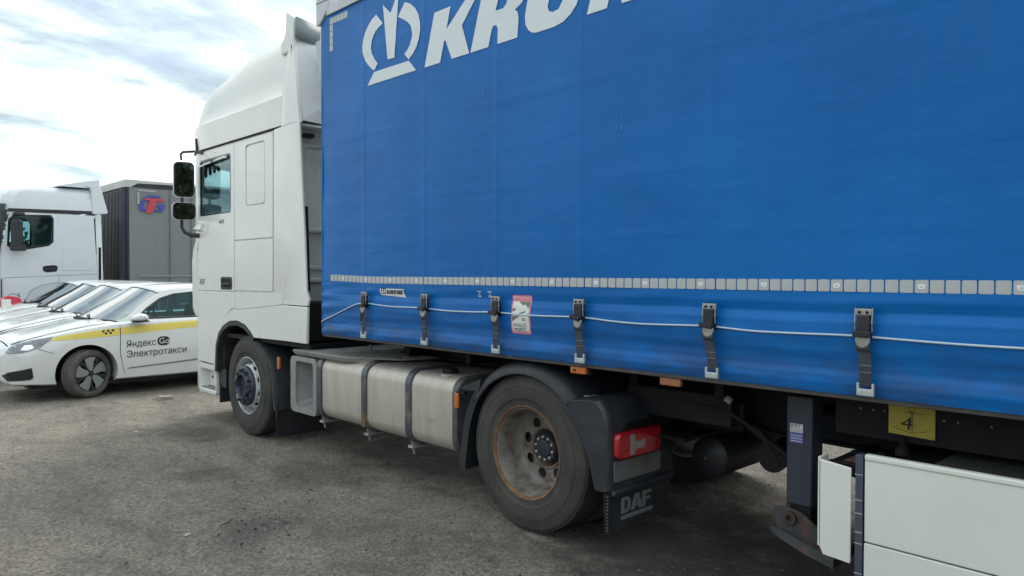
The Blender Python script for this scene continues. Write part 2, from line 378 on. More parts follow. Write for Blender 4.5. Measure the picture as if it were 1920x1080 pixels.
# ================================================================== ground
def gz(x, y):
    d = max(0.0, min(1.0, (18-abs(y-3))/6))
    return (noise.noise((x*.55, y*.55, 1.3))*.022+noise.noise((x*1.9, y*1.9, 4.1))*.016+noise.noise((x*6, y*6, 9))*.008+noise.noise((x*17, y*17, 2))*.003)*d-.012+.034*math.exp(-((x-.3)**2+(y+.1)**2)/2.2)*d
xs = []; x = -7.0
while x < 7.0: xs.append(x); x += .045
ys = []; y = -4.5
while y < 12: ys.append(y); y += .03+max(0, y-0)*.006
vs = []
X = [-900, -200, -60, -25, -12]+xs+[10, 18, 40, 120, 900]; Y = [-900, -200, -60, -20, -9]+ys+[15, 20, 30, 60, 150, 900]
for yy in Y:
    for xx in X:
        near = -7.001 < xx < 7 and -4.51 < yy < 12.5
        vs.append((xx, yy, gz(xx, yy) if near else -.012))
nx = len(X); fs = [(j*nx+i, j*nx+i+1, (j+1)*nx+i+1, (j+1)*nx+i) for j in range(len(Y)-1) for i in range(nx-1)]
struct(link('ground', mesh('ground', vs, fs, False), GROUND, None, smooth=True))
# loose gravel
def stones(name, n, m, smin, smax, region, bias=1.8):
    mb = MB(); rnd = random.Random(hash(name) % 1000 if False else len(name)*13+n)
    base = [Vector(v) for v in ((1, 0, 0), (-1, 0, 0), (0, 1, 0), (0, -1, 0), (0, 0, 1), (0, 0, -1))]
    F = [(0, 2, 4), (2, 1, 4), (1, 3, 4), (3, 0, 4), (2, 0, 5), (1, 2, 5), (3, 1, 5), (0, 3, 5)]
    for i in range(n):
        t = rnd.random()**bias; s = smin+(smax-smin)*rnd.random()**5
        x = region[0]+(region[1]-region[0])*rnd.random(); y = region[2]+(region[3]-region[2])*t
        if rnd.random() > .35+1.3*max(0, noise.noise((x*1.3, y*1.3, 7))+.25): continue
        a = rnd.random()*6.28; ca, sa = math.cos(a), math.sin(a); z = gz(x, y)
        sc = (s*(.7+.6*rnd.random()), s*(.7+.6*rnd.random()), s*(.35+.4*rnd.random()))
        vv = []
        for b in base:
            q = Vector((b.x*sc[0]*(.8+.4*rnd.random()), b.y*sc[1]*(.8+.4*rnd.random()), b.z*sc[2]))
            vv.append((x+q.x*ca-q.y*sa, y+q.x*sa+q.y*ca, z+q.z+sc[2]*.35))
        mb.add(vv, F)
    o = mb.build(name, m, None, fix=False); o['kind'] = 'stuff'; o['label'] = 'loose gravel scattered over the dusty yard'; return o
stones('gravel', 22000, STONE, .002, .012, (-6.5, 4, -2.5, 9.5))
stones('dark_gravel', 9000, STONED, .002, .011, (-6.5, 4, -2.5, 9.5))
stones('pale_gravel', 1500, STONEL, .002, .009, (-6.5, 4, -2.5, 9.5))
def rock(name, m, loc, size, label, cat, rz=0.0, angular=False, seed=0):
    bm = bmesh.new()
    if angular:
        bmesh.ops.create_cube(bm, size=2)
    else: bmesh.ops.create_icosphere(bm, subdivisions=2, radius=1)
    for v in bm.verts:
        n_ = noise.noise(v.co*1.7+Vector((seed, 0, 0)))*.28+1
        v.co = Vector((v.co.x*size[0], v.co.y*size[1], v.co.z*size[2]))*n_
    me = bpy.data.meshes.new(name); bm.to_mesh(me); bm.free()
    o = link(name, me, m, None, loc=(loc[0], loc[1], gz(loc[0], loc[1])+size[2]*.7), bevel=.006 if angular else 0)
    o.rotation_euler = (0.05, .08, rz); return tag(o, label, cat)
rock('brick_fragment', mat('pale_brick_chunk', (.36, .33, .26), .9, bump=.5, bscale=40), (.199, 7.1), (.085, .045, .028), 'broken brick chunk lying on the ground left of the cab step', 'rubble', .2, True)
rock('stone_chip', STONEL, (-2.02, -1.55), (.035, .014, .006), 'small white chip on the ground in front of the big rear wheel', 'stone', .5, False, 3)
for k, (px, py, sx, lb) in enumerate(((-1.55, 1.55, .03, 'flat pale stone in the middle of the yard between the camera and the fuel tank'), (-.75, 5.2, .05, 'thin light splinter of stone on the ground ahead of the front wheel'))):
    rock('flat_stone', STONEL, (px, py), (sx, .014, .008), lb, 'stone', .6+k, False, k+5)
# a patch of broken asphalt crumbs
mb = MB(); rnd = random.Random(5)
for (cx_, cy_, n_, sp_) in ((-1.15, 1.35, 190, .20), (-2.35, .95, 100, .22), (-.7, -.55, 170, .2), (-.45, 2.1, 120, .3)):
    for i in range(n_):
        x = cx_+rnd.gauss(0, sp_); y = cy_+rnd.gauss(0, sp_*1.1); s = .003+.014*rnd.random()**4; z = gz(x, y)
        q = [Vector((rnd.uniform(-1, 1), rnd.uniform(-1, 1), rnd.uniform(-.3, .9))).normalized()*s for _ in range(5)]
        mb.add([(x+v.x, y+v.y, z+v.z) for v in q], [(0, 1, 2), (0, 2, 3), (0, 3, 4), (0, 4, 1), (1, 2, 3), (1, 3, 4)])
o = mb.build('asphalt_crumbs', STONED, None, fix=False); o['kind'] = 'stuff'; o['label'] = 'heaps of broken asphalt crumbs on the ground'
for k, (x, y, ln, a, lb) in enumerate(((-1.25, 1.62, .20, .5, 'dark bent twig beside the heap of asphalt crumbs in the middle of the yard'), (-2.5, 1.35, .07, 1.1, 'short dark twig on open ground at the left, towards the camera'), (-3.0, 5.6, .35, .2, 'long thin twig on the ground at far left, before the taxis'))):
    pts = [(x+(t-.5)*ln*math.cos(a)+.012*math.sin(t*7), y+(t-.5)*ln*math.sin(a), gz(x, y)+.006+.004*math.sin(t*9)) for t in [i/6 for i in range(7)]]
    q = MB().tube(pts, [.002, .003, .0035, .003, .003, .002, .001], 5).build('twig', STONED, None); tag(q, lb, 'twig')
# ================================================================== wheels
def tyre_prof(rim, ro, w, x0):   # profile from inner bead (outboard) round to inboard bead
    h = ro-rim
    p = [(rim-.004, .035), (rim+.006, .016), (rim+.02, .010), (rim+.04*h/.215, .012), (rim+.27*h, .0035), (rim+.275*h, .001), (rim+.29*h, .001), (rim+.295*h, .003), (rim+.5*h, .0), (rim+.60*h, .003), (rim+.605*h, .0005), (rim+.62*h, .001), (rim+.625*h, .0045), (rim+.72*h, .008), (rim+.86*h, .020), (rim+.87*h, .017), (rim+.93*h, .022), (rim+.965*h, .032), (ro-.003, .046), (ro, .056)]
    grooves = [w*.26, w*.42, w*.58, w*.74]
    q = []
    for g in grooves: q += [(ro, g-.006), (ro-.011, g-.004), (ro-.011, g+.004), (ro, g+.006)]
    back = [(r, w-o) for r, o in p][::-1]
    return [(r, x0+o) for r, o in p+q+back]
def truck_wheel(name, xo, y, z, ro, kind, parent):
    """xo = outer sidewall plane"""
    rim = .297
    e = bpy.data.objects.new(name, None); COL.objects.link(e); e.parent = parent; e.location = Vector((xo, y, z))-parent.location; e.empty_display_size = .1
    c = (0, 0, 0)
    MB().lathe(tyre_prof(rim, ro, .31, 0), c, 'x', 96).build('tyre', RUB, e, loc=(0, 0, 0), auto=45)
    mt = MB()
    for k in range(84):     # shoulder lugs of the tread
        t = 2*math.pi*k/84; d = Vector((0, math.cos(t), math.sin(t))); tn = Vector((0, -math.sin(t), math.cos(t)))
        mt.obox(d*(ro-.006)+Vector((.055, 0, 0)), Vector((1, 0, 0)), tn, d, .018, .0135, .0075)
    mt.build('tread_lugs', RUB, e, loc=(0, 0, 0))['kind'] = 'stuff'
    if kind == 'drive':
        m = RIMR
        MB().lathe([(rim-.012, .034), (rim-.004, .016), (rim+.003, .0075), (rim+.011, .0065), (rim+.014, .016)], c, 'x', 64).build('rim_flange', RUST, e, loc=(0, 0, 0), auto=50)
        prof = [(rim-.008, .026), (rim-.010, .032), (rim-.016, .06), (rim-.024, .10), (rim-.030, .17), (rim-.040, .198), (rim-.060, .214), (rim-.068, .217)]
        MB().lathe(prof, c, 'x', 64).build('rim', m, e, loc=(0, 0, 0), auto=50, solid=.004)
        nh = 8; segs = 60; r1, r0 = rim-.067, .125; xd = .215
        hole_r = .034; rc = .182
        outer = [(r1*math.cos(2*math.pi*k/segs), r1*math.sin(2*math.pi*k/segs)) for k in range(segs)]
        holes = []
        for h in range(nh):
            a = 2*math.pi*(h+.3)/nh; cxh, cyh = rc*math.cos(a), rc*math.sin(a)
            holes.append([(cxh+hole_r*math.cos(t)*math.cos(a)-hole_r*1.1*math.sin(t)*math.sin(a), cyh+hole_r*math.cos(t)*math.sin(a)+hole_r*1.1*math.sin(t)*math.cos(a)) for t in [2*math.pi*k/14 for k in range(14)]])
        inner = [(r0*math.cos(2*math.pi*k/40), r0*math.sin(2*math.pi*k/40)) for k in range(40)]
        MB().poly('x', outer, xd, xd+.012, holes+[inner]).build('wheel_disc', m, e, loc=(0, 0, 0), bevel=.003)
        MB().lathe([(.142, xd+.002), (.139, xd-.010), (.134, xd-.012), (.129, xd-.004), (.126, xd+.004)], c, 'x', 40).build('disc_ridge', m, e, loc=(0, 0, 0), auto=60)
        MB().lathe([(r0+.004, xd+.002), (r0, xd+.0), (.118, xd+.03), (.108, xd+.055)], c, 'x', 40).build('disc_bore', RUST, e, loc=(0, 0, 0), auto=60)
        h = MB().lathe([(.108, xd+.03), (.098, xd+.01), (.094, xd-.015), (.088, xd-.022), (.062, xd-.022), (.056, xd-.034), (.030, xd-.037), (0.0001, xd-.037)], c, 'x', 40).build('hub', HUB, e, loc=(0, 0, 0), auto=40)
        for k in range(10):
            a = 2*math.pi*k/10+.2; yy, zb = .076*math.cos(a), .076*math.sin(a)
            MB().lathe([(.011, 0), (.011, -.011), (.006, -.014), (.0001, -.014)], (xd-.022, yy, zb), 'x', 6).build('hub_bolt', STEEL, e, loc=(0, 0, 0), auto=30)
    else:
        MB().lathe([(rim+.010, .010), (rim+.003, .008), (rim-.004, .016), (rim-.010, .035), (rim-.016, .07), (rim-.022, .10), (rim-.03, .118)], c, 'x', 64).build('rim', SILV, e, loc=(0, 0, 0), auto=50, solid=.004)
        # convex disc with hand holes near its edge
        rim_r = [rim-.028, rim-.036, rim-.054, rim-.070, rim-.080, .205]; xo_ = [.10, .086, .054, .028, .012, -.002]
        nseg = 80; grid = []
        for k in range(nseg):
            t = 2*math.pi*k/nseg; grid.append([(xo_[j], rim_r[j]*math.cos(t), rim_r[j]*math.sin(t)) for j in range(6)])
        vs = [p for g in grid for p in g]; fs = []
        for k in range(nseg):
            hole = (k % 8) in (2, 3, 4)
            for j in range(5):
                if hole and j in (1, 2): continue
                a = k*6+j; b = ((k+1) % nseg)*6+j; fs.append((a, b, b+1, a+1))
        MB().add(vs, fs).build('wheel_disc', SILV, e, loc=(0, 0, 0), auto=60, solid=.008)
        MB().lathe([(.213, .004), (.211, -.022), (.203, -.032), (.190, -.036), (.148, -.036), (.142, -.042), (.140, -.060), (.134, -.066), (.126, -.066), (.121, -.060), (.112, -.020), (.05, -.012), (.0001, -.012)], c, 'x', 48).build('hub', HUB, e, loc=(0, 0, 0), auto=40)
        for k in range(10):
            a = 2*math.pi*k/10+.16; yy, zb = .168*math.cos(a), .168*math.sin(a)
            MB().lathe([(.021, .0), (.021, -.006), (.0165, -.008), (.0165, -.024), (.011, -.028), (.011, -.034), (.0001, -.034)], (-.036, yy, zb), 'x', 12).build('wheel_nut', HUB, e, loc=(0, 0, 0), auto=40)
    return e
# ================================================================== white tractor unit
tr = root('truck_tractor', (1.275, 2.0, 0), 'white high-roof tractor unit coupled under the front of the blue curtain trailer', 'truck')
XC = 1.275
PL = [(.058, 3.30), (.056, 3.6), (.056, 4.49), (.056, 4.565), (.056, 5.0), (.056, 5.38), (.060, 5.47), (.070, 5.58), (.086, 5.68), (.118, 5.78), (.17, 5.85), (.28, 5.90), (.50, 5.945), (.9, 5.97), (1.275, 5.98)]
def plan(side=0.0, front=0.0, fl=0.0, rear=0.0):
    """half plan outline (left side), inset by side / front"""
    o = []
    for x, y in PL:
        x2 = XC-(XC-x)*(1-side/(XC))
        y2 = 3.30+rear+(y-3.30)*(1-(front+rear)/(2.68)); o.append((x2, y2))
    return o
def ring(pl, z): return [(x, y, z) for x, y in pl]+[(2*XC-x, y, z) for x, y in pl[:-1][::-1]]
# --- cab shell with window openings (columns follow the plan, rows are heights)
levels = [1.21, 1.3, 1.5, 2.0, 2.36, 2.38, 2.7, 3.03, 3.05, 3.155]
ins = {}
rings = [ring(plan(ins.get(z, 0), 0), z) for z in levels]
n = len(rings[0]); vs = [p for r in rings for p in r]; fs = []; wf = []
for i in range(len(rings)-1):
    z0, z1 = levels[i], levels[i+1]
    for k in range(n-1):
        a = i*n+k; f = (a, a+1, a+1+n, a+n)
        y0, y1 = rings[0][k][1], rings[0][k+1][1]; x0 = min(rings[0][k][0], 2*XC-rings[0][k][0])
        sidew = 4.56 < min(y0, y1) and max(y0, y1) < 5.48 and 2.37 < z0 and z1 < 3.04
        front = 9 <= k < n-10 and 2.37 < z0 and z1 < 3.04
        if sidew: continue
        if front: wf.append(f); continue
        fs.append(f)
fs.append(tuple((len(rings)-1)*n+k for k in range(n)))
sh = MB().add(vs, fs).build('cab_shell', WHITE, auto=50, solid=.03)
MB().add(vs, wf).build('windscreen', glass('light_screen_glass', (.72, .86, .87), .04), auto=60)
MB().box(.08, 2.47, 3.31, 3.33, 1.02, 3.15).build('cab_back_wall', REARW, fix=True)
MB().box(.10, 2.45, 3.35, 5.5, 1.15, 1.19).build('cab_floor', DARK)
# high roof
lv = [(3.165, -.002, 0, 0), (3.42, -.01, .02, 0), (3.455, -.012, .03, 0), (3.49, .02, .05, 0), (3.60, .035, .09, .0), (3.72, .055, .16, 0), (3.80, .075, .23, 0), (3.87, .105, .33, .0), (3.925, .16, .48, 0), (3.96, .25, .72, 0), (3.995, .42, 1.2, 0), (4.03, .75, 1.7, 0), (4.045, 1.05, 2.2, 0)]
vsr = [ring(plan(s_, f_, 0, r_), z) for z, s_, f_, r_ in lv]
def rise(p):
    t = max(0, min(1, (5.45-p[1])/1.5)); t = t*t*(3-2*t); return (p[0], p[1], p[2]+.215*t*max(0, (p[2]-3.49)/.55)**.8)
vsr = [[rise(p) for p in r] for r in vsr]
mb = MB(); mb.loft(vsr, cap=True, closed=True); mb.build('high_roof', WHITE, auto=42)
# pressed side recess line between the roof swage and the cab seam
MB().tube([(.045, 3.34, 3.155), (.045, 4.4, 3.157), (.047, 5.38, 3.158), (.055, 5.52, 3.158), (.08, 5.68, 3.158), (.115, 5.79, 3.158), (.18, 5.86, 3.158), (.5, 5.95, 3.158), (2.05, 5.95, 3.158)], .0105, 6).build('roof_seam', DARK)
box('sun_visor', DARK2, .25, 2.3, 5.96, 6.12, 3.06, 3.16, bevel=.02)
MB().tube([(.058, 5.55, 3.17), (.068, 5.60, 3.32)], .02, 6).build('marker_bracket', DARK)
# --- roof spoiler with its fin and the back board
fin = [(3.42, 3.16), (3.44, 3.6), (3.45, 3.94), (3.50, 4.0), (3.42, 4.08), (3.41, 4.30), (3.28, 4.225), (3.10, 4.0), (3.055, 3.6), (3.02, 3.185)]
mb = MB(); A = [(3.50, 3.15, .045), (3.48, 3.3, .045), (3.48, 3.55, .06), (3.47, 3.8, .085), (3.47, 3.96, .115), (3.44, 4.05, .14)]
rg = []
for (yf, z, xo) in A:
    t = (z-3.15)/.9; yr = 3.02+.25*t**1.2
    rg.append([(xo+.05, yf, z), (xo-.005, yf-.10, z), (xo-.022, yf-.2, z), (xo-.022, yr+.05, z), (xo-.005, yr, z), (xo+.03, yr+.005, z), (xo+.04, yf-.12, z)])
mb.loft(rg).build('upper_side_deflector', WHITE, auto=38)
poly('spoiler_fin', WHITE, 'x', [(3.49, 3.88), (3.49, 3.98), (3.43, 4.03), (3.395, 4.09), (3.375, 4.285), (3.24, 4.20), (3.225, 3.88)], .088, .125, bevel=.012, bseg=3)
mb = MB(); pts = [(.095, 3.205), (.30, 3.27), (.6, 3.40), (1.0, 3.5), (1.275, 3.52), (1.55, 3.5), (1.95, 3.40), (2.25, 3.27), (2.42, 3.20)]
mb.add([(x, y, 3.99) for x, y in pts]+[(x, y+.0, 4.19) for x, y in pts], [(i, i+1, i+1+9, i+9) for i in range(8)]).build('roof_spoiler', mat('spoiler_underside_grey', (.22, .27, .28), .5, dirt=.4, dcol=(.14, .16, .16), dscale=4), solid=.02, auto=50)
for x, z in ((.33, 4.09), (.40, 4.035)): MB().lathe([(.012, 0), (.010, -.01), (.0001, -.012)], (x, 3.27+(x-.3)*.43, z), 'y', 12).build('spoiler_bolt', DARK)
for sx in (0, 1):
    x = .14 if not sx else 2.41
    x = .085 if not sx else 2.465
    MB().add([(x, 3.05, 3.17), (x, 3.255, 3.99), (XC, 3.30, 3.17), (XC, 3.40, 3.99)], [(0, 2, 3, 1)]).build('roof_back_panel', REARW, solid=.01)
poly('back_panel_rib', REARW, 'y', [(.30, 3.99), (.36, 3.99), (.52, 3.17), (.40, 3.17)], 3.10, 3.2, bevel=.01)
# --- proud panels of the cab side (x .04)
XO, XI = .040, .0545
win = rrect(4.575, 5.445, 2.385, 3.035, .035)
doorp = [(4.492, 1.516), (4.492, 3.135), (5.10, 3.135), (5.40, 3.135), (5.445, 3.0), (5.455, 1.516)]
for sx in (0, 1):
    X0, X1 = (XO, XI) if not sx else (2*XC-XI, 2*XC-XO)
    d = poly('door', WHITE, 'x', [(4.492, 1.516), (4.492, 3.13), (5.47, 3.13), (5.49, 2.9), (5.50, 1.516)], X0, X1, [win], bevel=.006)
    poly('window_seal', DARK2, 'x', rrect(4.573, 5.447, 2.383, 3.037, .036), X0+.001, X1+.012 if not sx else X1-.001, [rrect(4.595, 5.42, 2.405, 3.018, .03)], bevel=.003, parent=d)
    MB().poly('x', rrect(4.58, 5.44, 2.39, 3.03, .03), (X0+X1)/2+.002, (X0+X1)/2+.006).build('side_window', GLASS, d)
    poly('lower_door_skirt', WHITE, 'x', [(4.492, 1.506), (4.492, 1.335), (4.60, 1.315), (4.72, 1.245), (4.90, 1.07), (5.035, .885), (5.05, .67), (5.51, .68), (5.50, 1.506)], X0, X1, bevel=.006)
    poly('side_panel', WHITE, 'x', [(3.582, 2.075), (3.575, 3.13), (4.48, 3.13), (4.48, 2.075)], X0, X1, [rrect(3.75, 4.20, 2.42, 3.07, .05)], bevel=.006)
    poly('pressed_panel_centre', WHITE, 'x', rrect(3.765, 4.185, 2.435, 3.055, .045), X0+(.004 if not sx else 0), X1-(.004 if sx else 0), bevel=.004)
    poly('locker_door', WHITE, 'x', [(3.592, 1.53), (3.588, 2.062), (4.48, 2.066), (4.48, 1.527)], X0, X1, bevel=.006)
    poly('locker_sill', WHITE, 'x', [(4.48, 1.515), (3.37, 1.518), (3.37, 1.412), (3.8, 1.375), (4.48, 1.322)], X0, X1, bevel=.005)
    fo = [(3.37, 1.402), (3.8, 1.365), (4.46, 1.308), (4.59, 1.295), (4.71, 1.228), (4.885, 1.055), (5.02, .88), (5.035, .62), (4.99, .62), (4.975, .90), (4.90, 1.04), (4.77, 1.13), (4.60, 1.19), (4.40, 1.205), (4.20, 1.17), (4.06, 1.10), (3.985, 1.045), (3.37, 1.055)]
    poly('wheel_arch_panel', WHITE, 'x', fo, X0-.012, X1+.012, bevel=.01)
    # lower deflector behind the door, bends outward to the rear
    mb = MB(); rgs = []
    s = -1 if not sx else 1
    for z, yr, yf in ((1.412, 2.845, 3.36), (1.47, 2.82, 3.36), (1.56, 2.87, 3.57), (2.05, 2.90, 3.565), (2.55, 2.95, 3.56), (3.0, 2.99, 3.555), (3.145, 3.00, 3.55)):
        b = .035 if not sx else 2*XC-.035
        prof = [(0.006, yf), (-.004, yf-.10), (-.014, yf-.22), (-.018, yr+.08), (-.017, yr+.015), (-.012, yr), (.006, yr+.004), (.010, yr+.1), (.022, yf-.1), (.022, yf)]
        rgs.append([((.038+o if not sx else 2*XC-.038-o), y, z) for o, y in prof])
    mb.loft(rgs).build('lower_side_deflector', WHITE, auto=35)
    poly('rear_skirt', WHITE, 'x', [(2.865, 1.055), (2.85, 1.402), (3.362, 1.402), (3.362, 1.055)], (.018 if not sx else 2*XC-.05), (.05 if not sx else 2*XC-.018), bevel=.008)
# wind deflector strip over the window, door handle, lettering
MB().add([(.036, 5.42, 2.985), (.036, 4.70, 3.03), (.036, 4.64, 3.0), (.012, 5.40, 2.955), (.012, 4.72, 2.99), (.02, 4.64, 2.985)], [(0, 1, 4, 3), (1, 2, 5, 4)]).build('wind_deflector', glass('clear_deflector', (.75, .8, .8), .35, .15), solid=.003)
poly('handle_recess', DARK, 'x', rrect(4.56, 4.83, 1.545, 1.665, .02), .0385, .0385+.003, bevel=.002)
poly('handle_frame', BLKP, 'x', rrect(4.55, 4.84, 1.535, 1.675, .025), .034, .041, [rrect(4.575, 4.815, 1.56, 1.652, .015)], bevel=.002)
box('door_handle', BLKP, .022, .036, 4.56, 4.80, 1.585, 1.610, bevel=.005)
LETG = mat('dark_chrome_letters', (.16, .17, .17), .35, metal=.6)
text('model_lettering', 'XF', .095, onside(5.46, 1.585, .036), LETG, sx=1.5)
text('power_lettering', '460', .062, onside(4.90, 2.275, .036), LETG, bold=0, sx=1.5, shear=.25)
for yy in (4.93, 4.99): MB().lathe([(.007, 0), (.0001, -.004)], (.039, yy, 3.085), 'x', 8).build('roof_gutter_screw', DARK)
# --- front corner deflector blade with slots
mb = MB(); rg = []
for z, o in ((1.20, -.04), (1.24, .045), (1.3, .085), (1.6, .10), (1.85, .105), (1.98, .07), (2.10, -.03)):
    o += .10; rg.append([(.125, 5.70+o, z), (.075, 5.62+o*.8, z), (.062, 5.52+o*.5, z), (.09, 5.58, z), (.15, 5.72, z), (.2, 5.78+o, z)])
mb.loft(rg).build('corner_deflector', WHITE, auto=40)
for z in (1.30, 1.45, 1.62, 1.78): box('deflector_slot', DARK, .066, .10, 5.62, 5.66, z, z+.09, bevel=.004)
# --- steps and bumper at the lower front
MB().poly('x', [(5.47, .66), (5.03, .66), (5.03, .60), (5.47, .60)], .045, .5).build('step_shelf', WHITE)
box('step_back', WHITE, .16, .20, 5.02, 5.50, .36, .67, bevel=.004)
poly('step_tray', WHITE, 'z', [(.045, 5.03), (.045, 5.48), (.09, 5.60), (.5, 5.70), (.5, 5.03)], .315, .365, bevel=.012)
MB().box(.05, .28, 5.05, 5.47, .366, .372).build('step_tread', ALUD)
for k in range(4): box('tread_bar', ALUD, .07+.055*k, .095+.055*k, 5.07, 5.45, .372, .382, bevel=.002)
poly('step_side', WHITE, 'y', [(.045, .33), (.045, .64), (.09, .66), (.26, .66), (.26, .33)], 5.005, 5.03, bevel=.006)
for z in (.45, .56): MB().lathe([(.016, 0), (.012, -.004), (.0001, -.004)], (.155, 5.38-(z-.45), z+.03), 'x', 12).build('step_bolt', DARK)
mb = MB(); rg = []
for z, o in ((.30, -.06), (.36, 0), (.7, .01), (1.0, .0), (1.225, -.01)):
    o += .05; rg.append([(.058, 5.43+o, z), (.062, 5.50+o, z), (.085, 5.60+o, z), (.14, 5.72+o, z), (.30, 5.83+o, z), (1.275, 5.93+o, z), (2.25, 5.83+o, z), (2.41, 5.70+o, z), (2.465, 5.60+o, z), (2.49, 5.43+o, z), (2.2, 5.42, z), (.35, 5.42, z)])
mb.loft(rg).build('front_bumper', WHITE, auto=40)
box('wheel_housing_front', BLKP, .10, .55, 4.92, 5.00, .42, 1.0, bevel=.01)
box('spray_flap', BLKP, .06, .50, 4.93, 4.96, .24, .46, bevel=.01)
poly('inner_step_plate', MUDP, 'x', [(5.0, .63), (4.80, .63), (4.80, .42), (5.0, .42)], .075, .085)
# --- black wheel arch trim and liner
arch = [(5.0, .60), (4.97, .90), (4.895, 1.035), (4.765, 1.125), (4.60, 1.182), (4.40, 1.198), (4.21, 1.165), (4.07, 1.10), (3.98, 1.04)]
mb = MB(); rg = []
for i, (y, z) in enumerate(arch):
    cy, cz = 4.40, .55; d = Vector((0, cy-y, cz-z)).normalized()*.045
    rg.append([(.026, y, z), (.026, y+d.y, z+d.z), (.06, y+d.y*1.2, z+d.z*1.2), (.6, y+d.y*.8, z+d.z*.8), (.6, y, z)])
mb.loft(rg).build('arch_liner', MUDP, auto=40)
box('cab_underside', DARK, .08, 2.47, 2.9, 5.4, 1.0, 1.045, bevel=0)
# mudguard strip behind the front wheel + flap
mb = MB(); rg = []
for y, z in ((4.05, 1.03), (3.93, .99), (3.79, .91), (3.69, .80), (3.63, .65), (3.605, .5), (3.595, .38), (3.59, .34)):
    rg.append([(.045, y, z), (.045, y-.035, z-.006), (.085, y-.05, z), (.5, y-.05, z), (.5, y-.03, z), (.08, y, z-.008)])
mb.loft(rg).build('rear_mudguard', MUDP, auto=45)
MB().poly('y', [(.065, .34), (.065, .065), (.62, .06), (.62, .62), (.30, .62), (.11, .36)], 3.56, 3.568).build('mudflap', BLKP)
box('flap_bracket', BLKP, .06, .085, 3.545, 3.57, .26, .42, bevel=.004)
box('marker_lamp', ORANGE, .045, .07, 3.47, 3.51, .76, .88, bevel=.006)
box('battery_box', DARK, .22, .8, 3.12, 3.40, .42, .98, bevel=.02)
for k in range(4):
    MB().tube([(.2, 3.36-.04*k, .98), (.19, 3.35-.045*k, .80), (.205, 3.33-.05*k, .6), (.2, 3.3, .45)], .009, 6).build('air_hose', DARK)
box('cab_rear_lower', DARK, .10, 2.45, 2.95, 3.32, 1.06, 1.44, bevel=.02)
# rear wall details seen beside the trailer
poly('rear_wall_recess_frame', REARW, 'y', rrect(.20, .62, 1.75, 3.0, .06), 3.285, 3.31, [rrect(.235, .585, 1.785, 2.965, .05)], bevel=.008)
for z in (1.62, 2.12, 3.09): box('rear_wall_rib', REARW, .12, 2.43, 3.27, 3.31, z, z+.05, bevel=.015)
poly('rear_bumper_seal', DARK, 'x', [(2.93, 1.55), (2.97, 2.35), (3.0, 2.35), (2.98, 1.5)], .075, .10)
box('rear_wall_dark_lip', REARW, .10, 2.4, 3.09, 3.30, 3.13, 3.155, bevel=.004)
box('air_intake', BLKP, .20, .30, 3.2, 3.28, 3.05, 3.09, bevel=.01)
# --- mirrors
def mirror(x0, x1, z0, z1, y, name, rz, rx):
    e = bpy.data.objects.new(name, None); COL.objects.link(e); e.parent = tr; e.location = Vector(((x0+x1)/2, y, (z0+z1)/2))-tr.location
    e.rotation_euler = (rx, 0, rz); w_, h_ = (x1-x0)/2, (z1-z0)/2
    shell = []
    for yo, k in ((0, 1), (.03, 1.03), (.09, .95), (.13, .7)):
        shell.append([(a*k, yo, b*k) for a, b in rrect(-w_, w_, -h_, h_, .055)])
    MB().loft(shell).build('mirror_housing', WHITE, e, loc=(0, 0, 0), auto=40)
    MB().poly('y', rrect(-w_*.97, w_*.97, -h_*.985, h_*.985, .05), -.012, .004).build('mirror_rim', BLKP, e, loc=(0, 0, 0))
    MB().poly('y', rrect(-w_*.84, w_*.84, -h_*.92, h_*.92, .04), -.018, -.0125).build('mirror_glass', GLM, e, loc=(0, 0, 0))
mirror(-.225, 0.0, 2.61, 3.02, 5.52, 'main_mirror', R(-15), R(2.4))
mirror(-.24, .015, 2.345, 2.545, 5.52, 'wide_angle_mirror', R(-15), R(2.6))
MB().tube([(-.12, 5.58, 3.05), (-.12, 5.60, 3.12), (-.09, 5.61, 3.15), (0, 5.50, 3.155), (.045, 5.34, 3.12)], [.013, .014, .014, .015, .02], 8).build('mirror_arm', BLKP)
MB().tube([(-.11, 5.59, 2.68), (-.11, 5.59, 2.53)], .016, 8).build('mirror_link', BLKP)
MB().tube([(-.115, 5.59, 2.36), (-.115, 5.59, 2.26), (-.09, 5.57, 2.20), (-.03, 5.53, 2.165), (.05, 5.47, 2.16)], [.017, .019, .021, .024, .03], 8).build('lower_mirror_arm', BLKP)
mb = MB(); mb.loft([[(.04, 5.30, 2.21), (.04, 5.50, 2.21), (.10, 5.62, 2.21), (.10, 5.30, 2.21)], [(-.005, 5.34, 2.23), (-.01, 5.53, 2.24), (.07, 5.66, 2.24), (.10, 5.34, 2.24)], [(.02, 5.33, 2.30), (.02, 5.50, 2.29), (.09, 5.62, 2.29), (.1, 5.33, 2.3)]]).build('mirror_foot_cover', WHITE, auto=60)
# --- cab interior glimpsed through the glass
def seat(x, y, z, m, parent='root'):
    e = bpy.data.objects.new('cab_seat', None); COL.objects.link(e); e.parent = ROOT[0]; e.location = Vector((x, y, z))-ROOT[0].location
    MB().box(-.25, .25, -.25, .27, -.08, .1).build('seat_cushion', m, e, loc=(0, 0, 0), bevel=.05)
    MB().loft([[(a, -.22-.10*t, .05+.62*t) for a in (-.24, .24)]+[(a, -.34-.10*t, .05+.62*t) for a in (.24, -.24)] for t in (0, .5, 1)]).build('seat_back', m, e, loc=(0, 0, 0), bevel=.04)
    MB().loft([[(a, -.30-.04*t, .70+.2*t) for a in (-.13, .13)]+[(a, -.40-.04*t, .70+.2*t) for a in (.13, -.13)] for t in (0, 1)]).build('headrest', m, e, loc=(0, 0, 0), bevel=.03)
seat(.62, 4.6, 1.85, SEATG); seat(1.95, 4.6, 1.85, SEATG)
